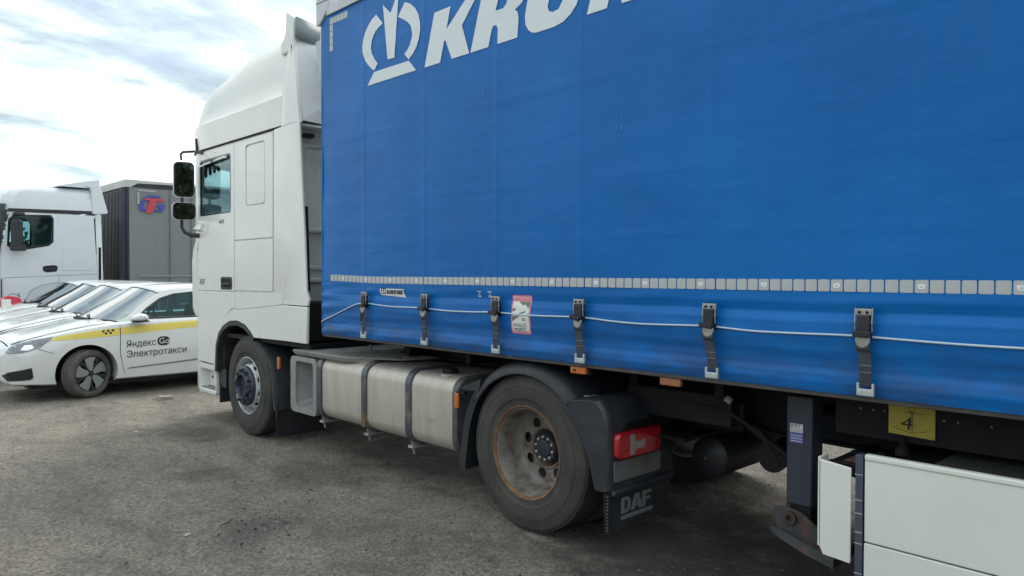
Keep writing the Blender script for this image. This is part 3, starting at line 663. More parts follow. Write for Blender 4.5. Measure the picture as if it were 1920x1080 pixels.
MB().lathe([(.215+.016*math.cos(t), .016*math.sin(t)) for t in [k*math.pi/4 for k in range(9)]], (0, 0, 0), 'y', 28).build('steering_wheel', DARK, loc=Vector((.62, 5.2, 2.38))-tr.location).rotation_euler = (R(-35), 0, 0)
box('dashboard', SEATG, .15, 2.4, 5.32, 5.68, 1.9, 2.33, bevel=.05)
box('side_lining', SEATG, 2.46, 2.48, 3.4, 5.3, 1.2, 2.34, bevel=0)
box('headliner', SEATG, .1, 2.45, 3.4, 5.7, 3.11, 3.14, bevel=0)
mb = MB()
for k in range(44):
    x = .14+.052*k; ph = abs(((k*.052)/.55) % 1-.5)*2; ln = .05+.17*ph**1.3
    mb.poly('y', [(x, 3.05), (x+.045, 3.05), (x+.042, 3.05-ln*.8), (x+.022, 3.05-ln), (x+.004, 3.05-ln*.8)], 5.70, 5.706)
mb.build('window_fringe', SEATM)
MB().tube([(1.5, 5.62, 3.08), (1.5, 5.6, 2.92)], .012).build('mirror_stem', DARK)
# --- tank
def tank_ring(y, inset=0.0, x0=.035, x1=.70, z0=.395, z1=.955, r=.115, off=0):
    return [(x+off, y, z) for x, z in rrect(x0+inset, x1-inset, z0+inset, z1-inset, r, 6)]
ft = MB().loft([tank_ring(.70, .04), tank_ring(.712, .012), tank_ring(.73, 0), tank_ring(2.70, 0)]).build('fuel_tank', ALU, auto=50)
MB().loft([tank_ring(.695, .045), tank_ring(.70, .006, r=.13), tank_ring(.735, -.004), tank_ring(.745, -.002)], cap=True).build('tank_end_cap', mat('dark_dirty_tank_end', (.09, .095, .10), .5, metal=.3, dirt=.6, dcol=(.2, .19, .17), dscale=9), ft, auto=50)
# step box at the tank's front end: hollow pocket
sb = MB()
yy0, yy1 = 2.705, 3.17
outer = rrect(2.705, 3.20, .392, .925, .06, 5)
pocket = rrect(2.765, 3.10, .45, .88, .045, 5)
poly('step_box_face', ALUD, 'x', outer, .032, .2225, [pocket], bevel=.014, bseg=3)
po = [(y, z) for y, z in pocket]
mb = MB(); cyy, czz = 2.93, .665
mb.loft([[(.07, y, z) for y, z in po], [(.15, cyy+(y-cyy)*.88, czz+(z-czz)*.93) for y, z in po], [(.22, cyy+(y-cyy)*.70, czz+(z-czz)*.85) for y, z in po]], cap=False)
nn = len(po); mb.f.append(tuple(range(2*nn, 3*nn))); mb.build('step_pocket', ALUD, auto=50)
MB().loft([tank_ring(y_, i_, x0=.2235, r=.08) for y_, i_ in ((2.71, .01), (3.12, .01), (3.17, .03), (3.19, .08))]).build('step_box_body', ALUD, auto=50)
for nm, y in (('tank_strap', 2.64), ('tank_strap', 1.90), ('tank_strap', 1.275)):
    w_ = .036
    pts = [(.32, 1.0-.037)]+[(x, z) for x, z in rrect(.027, .708, .387, .963, .123, 6)]
    rr = rrect(.028, .707, .388, .962, .122, 6)
    loop = [p for p in rr]
    a = MB(); ra = []
    for i in range(len(loop)):
        x, z = loop[i]; cx, cz = .3675, .675; dx = -.008 if x < cx else .008; dz = .008 if z > cz else -.008
        ra.append([(x, y-w_, z), (x, y+w_, z), (x+dx*.9, y+w_*.96, z+dz*.9), (x+dx*.9, y-w_*.96, z+dz*.9)])
    ra.append(ra[0]); st = a.loft(ra, cap=False).build(nm, BAND, ft, auto=50)
    if y == 1.90: MB().poly('x', [(y-.028, .43), (y+.028, .43), (y+.026, .54), (y-.01, .57), (y-.028, .52)], .0175, .0185).build('rust_patch', RUST, st)
    b = MB(); b.tube([(.06, y, .40), (.075, y, .36), (.085, y, .30)], .009, 8)
    b.loft([[(.05, y-.03, .37), (.05, y+.03, .37), (.30, y+.03, .365), (.30, y-.03, .365)], [(.045, y-.03, .352), (.045, y+.03, .352), (.30, y+.03, .352), (.30, y-.03, .352)]])
    b.poly('y', [(.07, .40), (.16, .365), (.07, .365)], y-.008, y+.008)
    b.build('strap_bracket', ALUD, ft)
cap = MB().lathe([(.058, -.01), (.060, 0), (.060, .035), (.052, .045), (.03, .05), (.0001, .05)], (.165, .93, .955), 'z', 24).build('filler_cap', DARK, ft, auto=40)
MB().lathe([(.068, -.02), (.068, 0), (.062, .006)], (.165, .93, .955), 'z', 24).build('filler_neck', ALU, ft, auto=40)
for k in range(6):
    a = k*math.pi/3; MB().obox((.165+.056*math.cos(a), .93+.056*math.sin(a), .978), Vector((math.cos(a), math.sin(a), 0)), Vector((-math.sin(a), math.cos(a), 0)), Vector((0, 0, 1)), .008, .012, .018).build('cap_grip', DARK, cap, bevel=.003)
MB().tube([(.11, .97, .985), (.09, .93, .962), (.12, .87, .95)], .004, 5).build('cap_chain', STEEL, ft)
text('tank_embossing', 'DAF', .045, onside(1.04, .60, .0325), ALU, ft, ext=.002, sx=1.3)
# chequered step plate above the tank
sp_ = [(.02, 3.13), (.02, 2.30), (.05, 2.15), (.16, 1.95), (.30, 1.72), (1.0, 1.5), (1.5, 1.5), (1.5, 3.02), (.75, 2.95), (.40, 3.05)]
cat = MB().poly('z', sp_, .975, .988).build('catwalk_plate', ALUD, bevel=.004)
MB().add([(.02, 3.13, .975), (.02, 2.30, .975), (.05, 2.15, .975), (.16, 1.95, .975), (.035, 3.10, .945), (.035, 2.30, .945), (.062, 2.16, .945), (.17, 1.96, .945)], [(0, 1, 5, 4), (1, 2, 6, 5), (2, 3, 7, 6)]).build('catwalk_lip', ALUD, cat, solid=.004)
mb = MB(); i = 0
y = 1.62
while y < 3.04:
    x = .07; j = 0
    while x < 1.3:
        ins_ = (x > .05) and (y > 1.62+max(0, .30-x)*2.1) and y < 2.93+.12*(x < .4)
        if ins_:
            s_ = 1 if (i+j) % 2 else -1; ax = Vector((.7*s_, .7, 0)); mb.obox((x, y, .9895), ax, Vector((-ax.y, ax.x, 0)), Vector((0, 0, 1)), .013, .0035, .002)
        x += .032; j += 1
    y += .032; i += 1
o = mb.build('tread_pattern', ALUD, cat, fix=False); o['kind'] = 'stuff'
# --- chassis and drive axle
for x0, x1 in ((.82, .90), (1.65, 1.73)): box('frame_rail', DARK, x0, x1, -1.0, 5.2, .70, .96, bevel=.006)
for y in (-.95, .9, 2.4): box('cross_member', DARK, .9, 1.65, y, y+.1, .74, .92, bevel=.006)
MB().tube([(.35, 0, .517), (2.2, 0, .517)], .09, 16).lathe([(.0001, -.22), (.14, -.18), (.2, -.05), (.2, .05), (.14, .18), (.0001, .22)], (1.275, 0, .517), 'y', 24).build('drive_axle', DARK, auto=40)
MB().tube([(.35, 4.18, .45), (2.2, 4.18, .45)], .06, 12).build('steer_axle', DARK)
poly('fifth_wheel', DARK, 'z', smooth_poly([(.85, -.5), (.8, .1), (.95, .5), (1.275, .62), (1.6, .5), (1.75, .1), (1.7, -.5), (1.4, -.7), (1.33, -.1), (1.22, -.1), (1.15, -.7)], 1), 1.0, 1.06, bevel=.01)
MB().loft([[(.45, -.95, z), (.45, .75, z), (.82, .75, z), (.82, -.95, z)] for z in (.70, .72)]).build('axle_guard_plate', DARK)
for yy in (-.42, .42): MB().lathe([(.12, 0), (.135, .05), (.12, .1), (.135, .15), (.11, .2)], (.72, yy, .42), 'z', 20).build('air_bellows', BLKP, auto=60)
MB().tube([(.75, 2.55, .70), (.75, 3.1, .70)], .13, 20).build('exhaust_box', DARK)
for (xo, y, k) in ((.030, 0, 'drive'), (.034, 4.18, 'steer')):
    truck_wheel('rear_wheel' if k == 'drive' else 'front_wheel', xo, y, .540 if k == 'drive' else .520, .517 if k == 'drive' else .526, k, tr)
def plain_wheel(name, x, y, ro=.5, parent=None):
    e = bpy.data.objects.new(name, None); COL.objects.link(e); e.parent = parent; e.location = Vector((x, y, ro-.008))-parent.location
    MB().lathe(tyre_prof(.297, ro, .31, 0), (0, 0, 0), 'x', 48).build('tyre', RUB, e, loc=(0, 0, 0), auto=45)
    MB().lathe([(.31, .01), (.29, .02), (.28, .12), (.20, .15), (.11, .15), (.10, .10), (.0001, .1)], (0, 0, 0), 'x', 40).build('rim', SILV, e, loc=(0, 0, 0), auto=45)
    return e
plain_wheel('inner_wheel', .37, 0, .517, tr); plain_wheel('inner_wheel', 1.87, 0, .517, tr); plain_wheel('outer_wheel', 2.21, 0, .517, tr); plain_wheel('front_wheel', 2.19, 4.18, .517, tr)
# --- rear mudguard
def fender_arc(a0, a1, n, prof, cy=0.0, cz=.505):
    rg = []
    for k in range(n+1):
        t = R(a0+(a1-a0)*k/n); c_, s_ = math.cos(t), math.sin(t)
        rg.append([(x, cy+r*c_, cz+r*s_) for r, x in prof])
    return rg
prof = [(.548, .012), (.556, .004), (.585, .010), (.612, .030), (.632, .070), (.640, .13), (.640, .66), (.630, .67), (.622, .66), (.620, .13), (.600, .06), (.56, .03)]
g = MB(); rg = fender_arc(38, 134, 26, prof)
# flatten: top is lower than a true arc
fr_ = g.loft(rg).build('rear_mudguard_top', MUDP, auto=40)
# slim front section hanging down from the arc
mb = MB(); rg = []
for y, z in ((.435, .925), (.50, .85), (.555, .74), (.59, .62), (.61, .50), (.625, .40), (.635, .31)):
    rg.append([(.012, y-.055, z-.02), (.004, y, z), (.03, y+.012, z), (.40, y+.02, z), (.40, y+.008, z), (.035, y-.0, z-.01)])
mb.loft(rg).build('mudguard_front_section', MUDP, auto=40)
poly('mudguard_joint', MUDP, 'x', [(.40, .985), (.62, .905), (.60, .89), (.50, .895), (.42, .90)], .003, .03, bevel=.005)
box('side_marker_lamp', ORANGE, .012, .035, .66, .70, .745, .855, bevel=.006)
box('marker_bracket', DARK, .025, .05, .60, .69, .85, .87, bevel=.004)
# rear section: side cheek, sloping top and back panel
cheek = [(-.32, .925), (-.37, .935), (-.56, .955), (-.68, .955), (-.735, .80), (-.755, .55), (-.755, .44), (-.70, .43), (-.62, .50), (-.56, .62), (-.47, .78)]
mb = MB()
sec = [(-.335, .925), (-.45, .945), (-.55, .955), (-.615, .955), (-.665, .90), (-.687, .80), (-.698, .60), (-.702, .44)]
inn = [(-.315, .905), (-.42, .84), (-.50, .74), (-.555, .62), (-.59, .50), (-.61, .43), (-.65, .43), (-.69, .43)]
rg = []
for x, k in ((.012, 0.0), (.004, .03), (.012, .0), (.05, -.02), (.66, -.02)):
    rg.append([(x if j else x, y, z) for j, (y, z) in enumerate(sec)])
vs = []; 
for (x, dy, dz) in ((.030, .02, -.016), (.010, .006, -.005), (.012, .0, 0), (.028, -.012, .008), (.06, -.018, .012), (.66, -.018, .012)):
    vs.append([(x, y+(dy if y < -.6 else 0), z+(dz if y > -.7 else 0)) for y, z in sec])
mb.loft(vs, cap=False, closed=False)
mb.poly('x', sec+inn[::-1], .012, .030)
bk = mb.build('mudguard_rear_section', MUDP, auto=35)
MB().obox((.14, -.47, .955), Vector((.9, -.4, 0)).normalized(), Vector((.4, .9, 0)).normalized(), Vector((0, 0, 1)), .045, .022, .008).build('mudguard_clip', STEEL, bevel=.004)
# tail lamp
def rear(x0, x1, z0, z1): return [(x0, z0), (x1, z0), (x1, z1), (x0, z1)]
poly('lamp_recess', DARK, 'y', smooth_poly([(-.0+.045, .46), (.60, .46), (.62, .82), (.06, .82)], 1), -0.7120, -0.6950, bevel=.006)
lp = MB().poly('y', [(.052, .640), (.085, .620), (.46, .615), (.485, .655), (.485, .775), (.07, .775), (.05, .75)], -0.7550, -0.7100).build('tail_lamp', REDL, bevel=.012)
poly('reversing_lens', WLENS, 'y', [(.165, .635), (.205, .635), (.215, .665), (.30, .665), (.32, .715), (.215, .71), (.205, .755), (.165, .76)], -0.7575, -0.7500, bevel=.002, parent=lp)
for k in range(5): box('lens_rib', REDL, .078, .17, -0.7565, -0.7520, .665+.022*k, .673+.022*k, bevel=.001, parent=lp)
poly('lower_lamp_panel', PALEP, 'y', rrect(.055, .52, .485, .605, .015), -0.7250, -0.7100, bevel=.003)
poly('lower_bumper_lip', MUDP, 'y', [(.03, .405), (.64, .41), (.645, .455), (.04, .44)], -0.7400, -0.6950, bevel=.012)
# mudflap with raised letters
flp = MB().poly('y', [(-.025, .43), (-.012, .205), (.0, .19), (.60, .20), (.62, .215), (.64, .43)], -0.7150, -0.7070).build('rear_mudflap', BLKP)
for k in range(11): MB().box(-.008, .004, -0.7190, -0.7150, .21+.02*k, .218+.02*k).build('flap_edge_stitch', STEEL, flp, fix=False)
LET = mat('worn_flap_letters', (.17, .18, .19), .6, dirt=.5, dcol=(.08, .08, .085), dscale=30)
gl = {'D': ([(0, 0), (.55, 0), (.8, .2), (.85, .5), (.8, .8), (.55, 1), (0, 1)], [[(.28, .2), (.28, .8), (.48, .8), (.57, .5), (.48, .2)]]),
      'A': ([(0, 0), (.3, 0), (.38, .22), (.66, .22), (.72, 0), (1.02, 0), (.72, 1), (.32, 1)], [[(.44, .4), (.52, .74), (.61, .4)]]),
      'F': ([(0, 0), (.28, 0), (.28, .38), (.72, .38), (.72, .58), (.28, .58), (.28, .78), (.82, .78), (.82, 1), (0, 1)], [])}
def place(ch, x, z, h, wk=1.0):
    o_, hs = gl[ch]; f = lambda p: (x+p[0]*h*wk, z+p[1]*h); return [f(p) for p in o_], [[f(p) for p in q] for q in hs]
x = .13
for ch, adv in (('D', .096), ('A', .114), ('F', .11)):
    o_, hs = place(ch, x, .285, .095, 1.15); MB().poly('y', o_, -0.7190, -0.7145, hs).build('flap_letter', LET, flp); x += adv
box('flap_letter_bar', LET, .13, .445, -0.7190, -0.7145, .248, .272, bevel=0, parent=flp)

# ================================================================== blue curtain trailer
tl = root('curtain_trailer', (1.275, -4.3, 0), 'semi-trailer with a blue buckled side curtain and white company lettering, coupled to the white tractor', 'trailer')
FR, BK = 2.535, -11.05
def lerp_table(t, x):
    if x <= t[0][0]: return t[0][1]
    for (a, b), (c, d) in zip(t, t[1:]):
        if x <= c: k = (x-a)/(c-a); k = k*k*(3-2*k); return b+(d-b)*k
    return t[-1][1]
LOW = [(1.175, .004), (1.195, .012), (1.225, .020), (1.255, .013), (1.285, -.006), (1.32, -.006), (1.38, .010), (1.44, .016), (1.50, .010), (1.525, -.004), (1.543, -.015), (1.560, -.008), (1.59, .001), (1.64, .0)]
STRAPS = [(1.862, 1.854), (1.039, 1.026), (.249, .237), (-.489, -.507), (-1.374, -1.396), (-2.141, -2.154)]
def cx(y, z):
    """x of the curtain surface at (y, z); negative is outward"""
    d = noise.noise((y*.5, z*.7, 3))*.009+noise.noise((y*1.6, z*2.3, 6))*.0022
    if z < 1.75:
        zz_ = z+noise.noise((y*.9, 2.2, 0))*.016+.004
        amp = .72+.45*noise.noise((y*1.1, 5.5, z*2))
        f = lerp_table(LOW, zz_)*amp*min(1, max(0, (1.75-z)/.1))*(1-.65*max(0, min(1, (y-1.9)/.6)))
        near = min(abs(y-(a+b)/2) for a, b in STRAPS); f *= .75+.25*min(1, near/.25)
        f += noise.noise((y*3.2, z*16, 0))*.0035*min(1, (1.75-z)/.15)
        if 1.25 < z < 1.42: f += abs(noise.noise((y*26, z*9, 1)))*.0022
        d += f
    fr = max(0.0, (y-1.9)/.62)
    if fr > 0:
        d += fr*fr*.004*math.sin(z*9+noise.noise((y*1.5, z*1.3, 0))*5)*max(0, noise.noise((1, z*1.4, 8))+.55)
        if z < 1.62: d += fr*.0045*math.sin(z*58+y*3)
    # long near-horizontal creases and faint pole lines
    for zc, sl, am in ((2.862, .0, .0035), (3.56, -.035, .004), (3.46, -.03, .003), (2.30, .01, .002), (1.95, .012, .0018)):
        t = (z-zc-sl*(y-1)-noise.noise((y*.6, zc, 0))*.02)/.02
        if abs(t) < 4: d += am*math.exp(-t*t)*(.6+noise.noise((y*.8, zc*3, 1)))
    for yp in (1.86, 1.04, .24, -.5, -1.38, -2.15):
        t = (y-yp)/.013
        if abs(t) < 4: d += .0040*math.exp(-t*t)
    return -d
ysv = [FR]; y = 2.50
while y > -3.6: ysv.append(y); y -= .02 if y < 1.9 else .014
while y > BK: ysv.append(y); y -= .25
ysv.append(BK)
zs = []; z = 1.172
while z < 3.975: zs.append(z); z += .009 if z < 1.66 else .022
zs.append(3.975)
vs = [(cx(y, z), y, z) for z in zs for y in ysv]
nx = len(ysv); fs = [(j*nx+i, j*nx+i+1, (j+1)*nx+i+1, (j+1)*nx+i) for j in range(len(zs)-1) for i in range(nx-1)]
cu = link('side_curtain', mesh('side_curtain', vs, fs, False), CURT, smooth=True)
poly('side_curtain', CURT, 'x', [(FR, 1.17), (FR, 3.98), (BK, 3.98), (BK, 1.17)], 2.545, 2.55, bevel=0)
box('curtain_front_hem', CURT, -.004, .03, FR-.012, FR+.012, 1.165, 3.99, bevel=.008)
# body
box('headboard', mat('headboard_grey', (.22, .24, .26), .5), .03, 2.52, FR-.05, FR-.01, 1.15, 3.97)
box('load_floor', DARK, .03, 2.52, BK, FR-.03, 1.153, 1.17, bevel=0)
box('rear_door', mat('rear_door_grey', (.3, .32, .34), .5), .03, 2.52, BK-.04, BK+.0, 1.15, 3.97)
MB().poly('y', [(-.012, 3.985), (-.012, 4.045), (.06, 4.09), (1.275, 4.12), (2.49, 4.09), (2.562, 4.045), (2.562, 3.985), (1.275, 4.02)], BK, FR-.10).build('roof_cover', ROOFG)
poly('roof_edge_rail', ROOFG, 'x', [(FR-.12, 3.975), (BK, 3.975), (BK, 4.06), (FR-.12, 4.06)], -.022, -.006, bevel=.004)
poly('roof_corner_cap', ROOFG, 'x', [(FR+.06, 3.925), (FR-.005, 3.925), (FR-.16, 4.045), (FR-.17, 4.20), (FR+.06, 4.20)], -.024, .25, bevel=.008)
poly('roof_corner_cap_seam', DARK, 'x', [(FR+.06, 4.115), (FR-.165, 4.105), (FR-.165, 4.11), (FR+.06, 4.12)], -.0265, -.0238, bevel=0)
box('front_roof_rail', ROOFG, .1, 2.45, FR-.05, FR+.05, 3.97, 4.10, bevel=.01)
box('side_rail', mat('dirty_side_rail', (.055, .055, .055), .6, dirt=.7, dcol=(.13, .12, .11), dscale=8), .004, .04, BK, FR, 1.150, 1.174, bevel=.004)
box('inner_rail', DARK, .06, .10, BK, FR-.05, 1.152, 1.17, bevel=.004)
# lettering (outlines in u = -y, z)
G = {
 'crown_left': ([(-1.662, 3.799), (-1.726, 3.775), (-1.781, 3.735), (-1.825, 3.69), (-1.848, 3.641), (-1.858, 3.58), (-1.848, 3.515), (-1.822, 3.465), (-1.781, 3.422), (-1.735, 3.385), (-1.689, 3.355), (-1.637, 3.403), (-1.68, 3.445), (-1.715, 3.49), (-1.732, 3.54), (-1.728, 3.59), (-1.708, 3.63), (-1.676, 3.662), (-1.62, 3.69), (-1.566, 3.706)], []),
 'crown_spike': ([(-1.568, 3.852), (-1.461, 3.762), (-1.385, 3.87), (-1.355, 3.88), (-1.405, 3.400), (-1.498, 3.406)], []),
 'crown_right': ([(-1.273, 3.798), (-1.20, 3.765), (-1.142, 3.72), (-1.10, 3.665), (-1.079, 3.60), (-1.075, 3.54), (-1.09, 3.475), (-1.12, 3.425), (-1.165, 3.38), (-1.220, 3.348), (-1.276, 3.401), (-1.235, 3.425), (-1.199, 3.46), (-1.178, 3.51), (-1.178, 3.56), (-1.197, 3.60), (-1.234, 3.635), (-1.29, 3.67), (-1.361, 3.705)], []),
 'crown_base': ([(-1.689, 3.343), (-1.218, 3.338), (-1.124, 3.247), (-1.787, 3.249)], []),
 'K': ([(-.905, 3.622), (-.717, 3.622), (-.764, 3.470), (-.562, 3.622), (-.435, 3.622), (-.593, 3.455), (-.515, 3.245), (-.705, 3.245), (-.775, 3.392), (-.790, 3.392), (-.836, 3.245), (-1.021, 3.245)], []),
 'R': ([(-.503, 3.245), (-.380, 3.622), (-.03, 3.622), (.015, 3.608), (.04, 3.57), (.035, 3.51), (.005, 3.46), (-.062, 3.430), (-.035, 3.408), (-.028, 3.368), (-.040, 3.245), (-.228, 3.245), (-.224, 3.345), (-.235, 3.37), (-.262, 3.376), (-.283, 3.359), (-.319, 3.245)], [[(-.242, 3.468), (-.215, 3.55), (-.14, 3.55), (-.125, 3.53), (-.14, 3.49), (-.17, 3.468)]]),
 'O': ([(.131, 3.237), (.286, 3.237), (.36, 3.25), (.42, 3.282), (.465, 3.325), (.49, 3.375), (.525, 3.49), (.53, 3.55), (.51, 3.595), (.46, 3.62), (.38, 3.628), (.25, 3.628), (.18, 3.615), (.12, 3.575), (.085, 3.53), (.05, 3.45), (.030, 3.365), (.034, 3.31), (.06, 3.27), (.09, 3.247)], [[(.228, 3.372), (.24, 3.413), (.268, 3.50), (.29, 3.525), (.35, 3.525), (.378, 3.50), (.375, 3.45), (.352, 3.378), (.32, 3.338), (.27, 3.330), (.24, 3.345)]]),
 'N': ([(.547, 3.245), (.665, 3.622), (.84, 3.622), (.89, 3.43), (.95, 3.622), (1.10, 3.622), (.982, 3.245), (.805, 3.245), (.755, 3.43), (.697, 3.245)], []),
 'E': ([(1.03, 3.245), (1.15, 3.622), (1.47, 3.622), (1.44, 3.53), (1.27, 3.53), (1.255, 3.48), (1.41, 3.48), (1.385, 3.39), (1.23, 3.39), (1.215, 3.338), (1.40, 3.338), (1.37, 3.245)], [])}
def decal(name, m, pts, holes=(), off=.0012, parent='root', grid=None):
    """flat print that follows the curtain: outline in (u, z)"""
    mb = MB(); P = [[(-a, b) for a, b in l] for l in [pts]+list(holes)]
    flat = [p for l in P for p in l]; tr_ = tessellate_polygon([[Vector((a, b, 0)) for a, b in l] for l in P])
    bm = bmesh.new(); bv = [bm.verts.new((0, a, b)) for a, b in flat]
    for t in tr_:
        try: bm.faces.new([bv[i] for i in t])
        except ValueError: pass
    g = grid or .06
    lo = [min(p[i] for p in flat) for i in (0, 1)]; hi = [max(p[i] for p in flat) for i in (0, 1)]
    for ax in (0, 1):
        c_ = lo[ax]+g
        while c_ < hi[ax]:
            co = (0, c_, 0) if ax == 0 else (0, 0, c_); no_ = (0, 1, 0) if ax == 0 else (0, 0, 1)
            bmesh.ops.bisect_plane(bm, geom=bm.verts[:]+bm.edges[:]+bm.faces[:], plane_co=co, plane_no=no_); c_ += g
    for v in bm.verts: v.co.x = cx(v.co.y, v.co.z)-off
    bmesh.ops.recalc_face_normals(bm, faces=bm.faces)
    me = bpy.data.meshes.new(name); bm.to_mesh(me); bm.free()
    if me.polygons and me.polygons[0].normal.x > 0: me.flip_normals()
    return link(name, me, m, parent, smooth=True)
for k in G: decal('crown_emblem_piece' if k.startswith('crown') else 'curtain_letter', LOGO, G[k][0], G[k][1], off=.0042)
# corner tape pieces at the top front
cc_ = [(-2.385+.0, 3.90, -2.335, 3.952)]
for k in range(5): u = -2.385+.058*k; decal('corner_tape', TAPE, [(u, 3.892-.001*k), (u+.053, 3.892-.001*k), (u+.053, 3.945), (u, 3.945)])
for k in range(4): z = 3.832-.058*k; decal('corner_tape', TAPE, [(-2.385, z), (-2.335, z), (-2.335, z+.053), (-2.385, z+.053)])
# tape row low on the curtain: one piece each
PITCH = .3504/6
rr_ = rrect(-.0262, .0262, -.0272, .0272, .006, 2)
def tape_mesh(nm):
    mb = MB(); mb.poly('x', rr_, -.0008, .0008); me = mesh(nm, mb.v, mb.f); me.materials.append(TAPE); return me
tm = tape_mesh('reflective_tape_piece')
cm = MB(); cr = [(-.016, .004), (-.012, .012), (-.006, .006), (0, .014), (.006, .006), (.012, .012), (.016, .004), (.011, -.011), (-.011, -.011)]
cm.poly('x', [(-a, b) for a, b in cr], -.0004, .0004, [[(-.007, -.006), (-.004, .001), (.004, .001), (.007, -.006)]]); cme = mesh('crown_mark', cm.v, cm.f); cme.materials.append(CROWNP)
def tape_z(y): return 1.661+.015*max(0, min(1, (y-1.7)/.6))
for k in range(-10, 214):
    y = 1.8319-k*PITCH
    if y > 2.40 or y < -5.2: continue
    z = tape_z(y)
    o = bpy.data.objects.new('reflective_tape_piece', tm); COL.objects.link(o); o.parent = tl; o.location = Vector((cx(y, z)-.0022, y, z))-tl.location
    if y > 1.95: o.scale = (1, .96, 1)
    if k % 6 == 0:
        c = bpy.data.objects.new('crown_mark', cme); COL.objects.link(c); c.parent = o; c.location = (-.0014, 0, 0)
mb = MB()
y = -5.22
while y > BK+.1: mb.box(-.003, -.001, y-.026, y+.026, 1.634, 1.688); y -= PITCH
o = mb.build('far_tape_row', TAPE, fix=False); o['kind'] = 'stuff'
# small stickers
def mini(u0, z0, h, m, parent):
    k = h/.377
    for key in G:
        P = [(u0+(a+1.86)*k, z0+(b-3.245)*k) for a, b in G[key][0]]; H = [[(u0+(a+1.86)*k, z0+(b-3.245)*k) for a, b in q] for q in G[key][1]]
        decal('sticker_letter' if not key.startswith('crown') else 'sticker_emblem', m, P, H, off=.0038, parent=parent, grid=.03)
s1 = decal('maker_sticker', STKW, [(-1.623, 1.594), (-1.297, 1.592), (-1.295, 1.560), (-1.266, 1.528), (-1.60, 1.540), (-1.623, 1.565)], off=.0024, grid=.02)
mini(-1.605, 1.550, .034, INK, s1)
for u in (-.410, -.302):
    decal('pole_mark', STKW, [(u-.02, 1.592), (u+.02, 1.592), (u+.02, 1.587), (u-.02, 1.587)], off=.0024)
    decal('pole_mark', STKW, [(u-.017, 1.553), (u+.017, 1.553), (u, 1.582)], [[(u-.009, 1.558), (u+.009, 1.558), (u, 1.574)]], off=.0024)
SZ0, SZ1, SU0, SU1 = 1.322, 1.574, -.083, .093
s2 = decal('blind_spot_sticker', STKP, rrect(SU0, SU1, SZ0, SZ1, .012, 3), off=.0024, grid=.015)
decal('sticker_field', STKW, [(SU0+.012, SZ0+.014), (SU1-.012, SZ0+.014), (SU1-.012, SZ1-.042), (SU0+.012, SZ1-.042)], off=.0036, parent=s2, grid=.015)
for q in ([(-.02, 1.532), (.081, 1.532), (.081, 1.492), (.06, 1.499), (.045, 1.515), (.02, 1.508)], [(-.071, 1.485), (-.045, 1.487), (-.045, 1.472), (-.071, 1.468)], [(-.071, 1.437), (0.0, 1.439), (-.071, 1.402)], [(-.03, 1.452), (.05, 1.474), (.045, 1.462), (-.02, 1.444)], [(.06, 1.455), (.081, 1.462), (.081, 1.438)]):
    decal('sticker_picture', STKG, q, off=.0046, parent=s2, grid=.015)
decal('warning_triangle', STKG, [(.02, 1.405), (.06, 1.414), (.024, 1.432)], [[(.027, 1.410), (.048, 1.4145), (.030, 1.424)]], off=.0046, parent=s2, grid=.015)
def curved_text(name, s, size, u, z, m, parent, sx=1.0, bold=0, off=.005):
    o = text(name, s, size, Matrix.Identity(4), m, parent, ext=0, bold=bold, sx=sx)
    drape(o.data, lambda c: Vector((cx(-(u+c.x), z+c.y)-off-c.z, -(u+c.x), z+c.y)), .015, .01)
    return o
curved_text('sticker_text', 'ANGLES', .034, -.062, 1.368, INK, s2, sx=1.0)
curved_text('sticker_text', 'MORTS', .034, -.058, 1.338, INK, s2, sx=1.0)
curved_text('sticker_text', 'ATTENTION', .028, -.072, 1.545, STKW, s2, sx=.98)
SCF = mat('pale_scuff', (.05, .20, .46), .6)
rnd = random.Random(4)
for (u, z, n_, h_) in ((.783, 2.575, 5, .05), (1.9, 1.50, 1, .006), (-.4, 2.95, 1, .10), (2.2, 2.9, 2, .03)):
    for k in range(n_):
        a = u+rnd.uniform(-.03, .03); b = z+rnd.uniform(-h_, h_)*.8; l_ = h_*rnd.uniform(.3, .8); w2 = rnd.uniform(.001, .003)
        decal('scuff_mark', SCF, [(a-w2, b-l_*.5), (a+w2, b-l_*.45), (a+w2*2+rnd.uniform(-.01, .01), b+l_*.5), (a+rnd.uniform(-.01, .01)-w2, b+l_*.45)], off=.0015)
# cord
cp = [(-2.535, 1.28), (-2.505, 1.295), (-2.2, 1.385), (-1.936, 1.463), (-1.862, 1.473), (-1.7, 1.464), (-1.467, 1.451), (-1.166, 1.455), (-1.039, 1.456), (-.757, 1.444), (-.464, 1.447), (-.24, 1.456), (-.086, 1.451), (.108, 1.446), (.30, 1.449), (.433, 1.453), (.524, 1.455), (.755, 1.439), (.935, 1.434), (1.216, 1.441), (1.332, 1.446), (1.413, 1.445), (1.621, 1.432), (1.888, 1.436), (2.112, 1.442), (2.172, 1.438), (2.516, 1.430), (2.732, 1.430), (3.2, 1.437), (4, 1.43), (6, 1.43), (9, 1.43), (11, 1.43)]
fine = []
for (a, b), (c, d) in zip(cp, cp[1:]):
    n_ = max(1, int((c-a)/.05))
    for k in range(n_): t = k/n_; fine.append((a+(c-a)*t, b+(d-b)*t))
for _ in range(3): fine = [fine[0]]+[(q[0], (p[1]+2*q[1]+r[1])/4) for p, q, r in zip(fine, fine[1:], fine[2:])]+[fine[-1]]
MB().tube([(min(cx(-u, z), .0)-.007, -u, z) for u, z in fine], .0052, 6).build('customs_cord', CORD, auto=80)
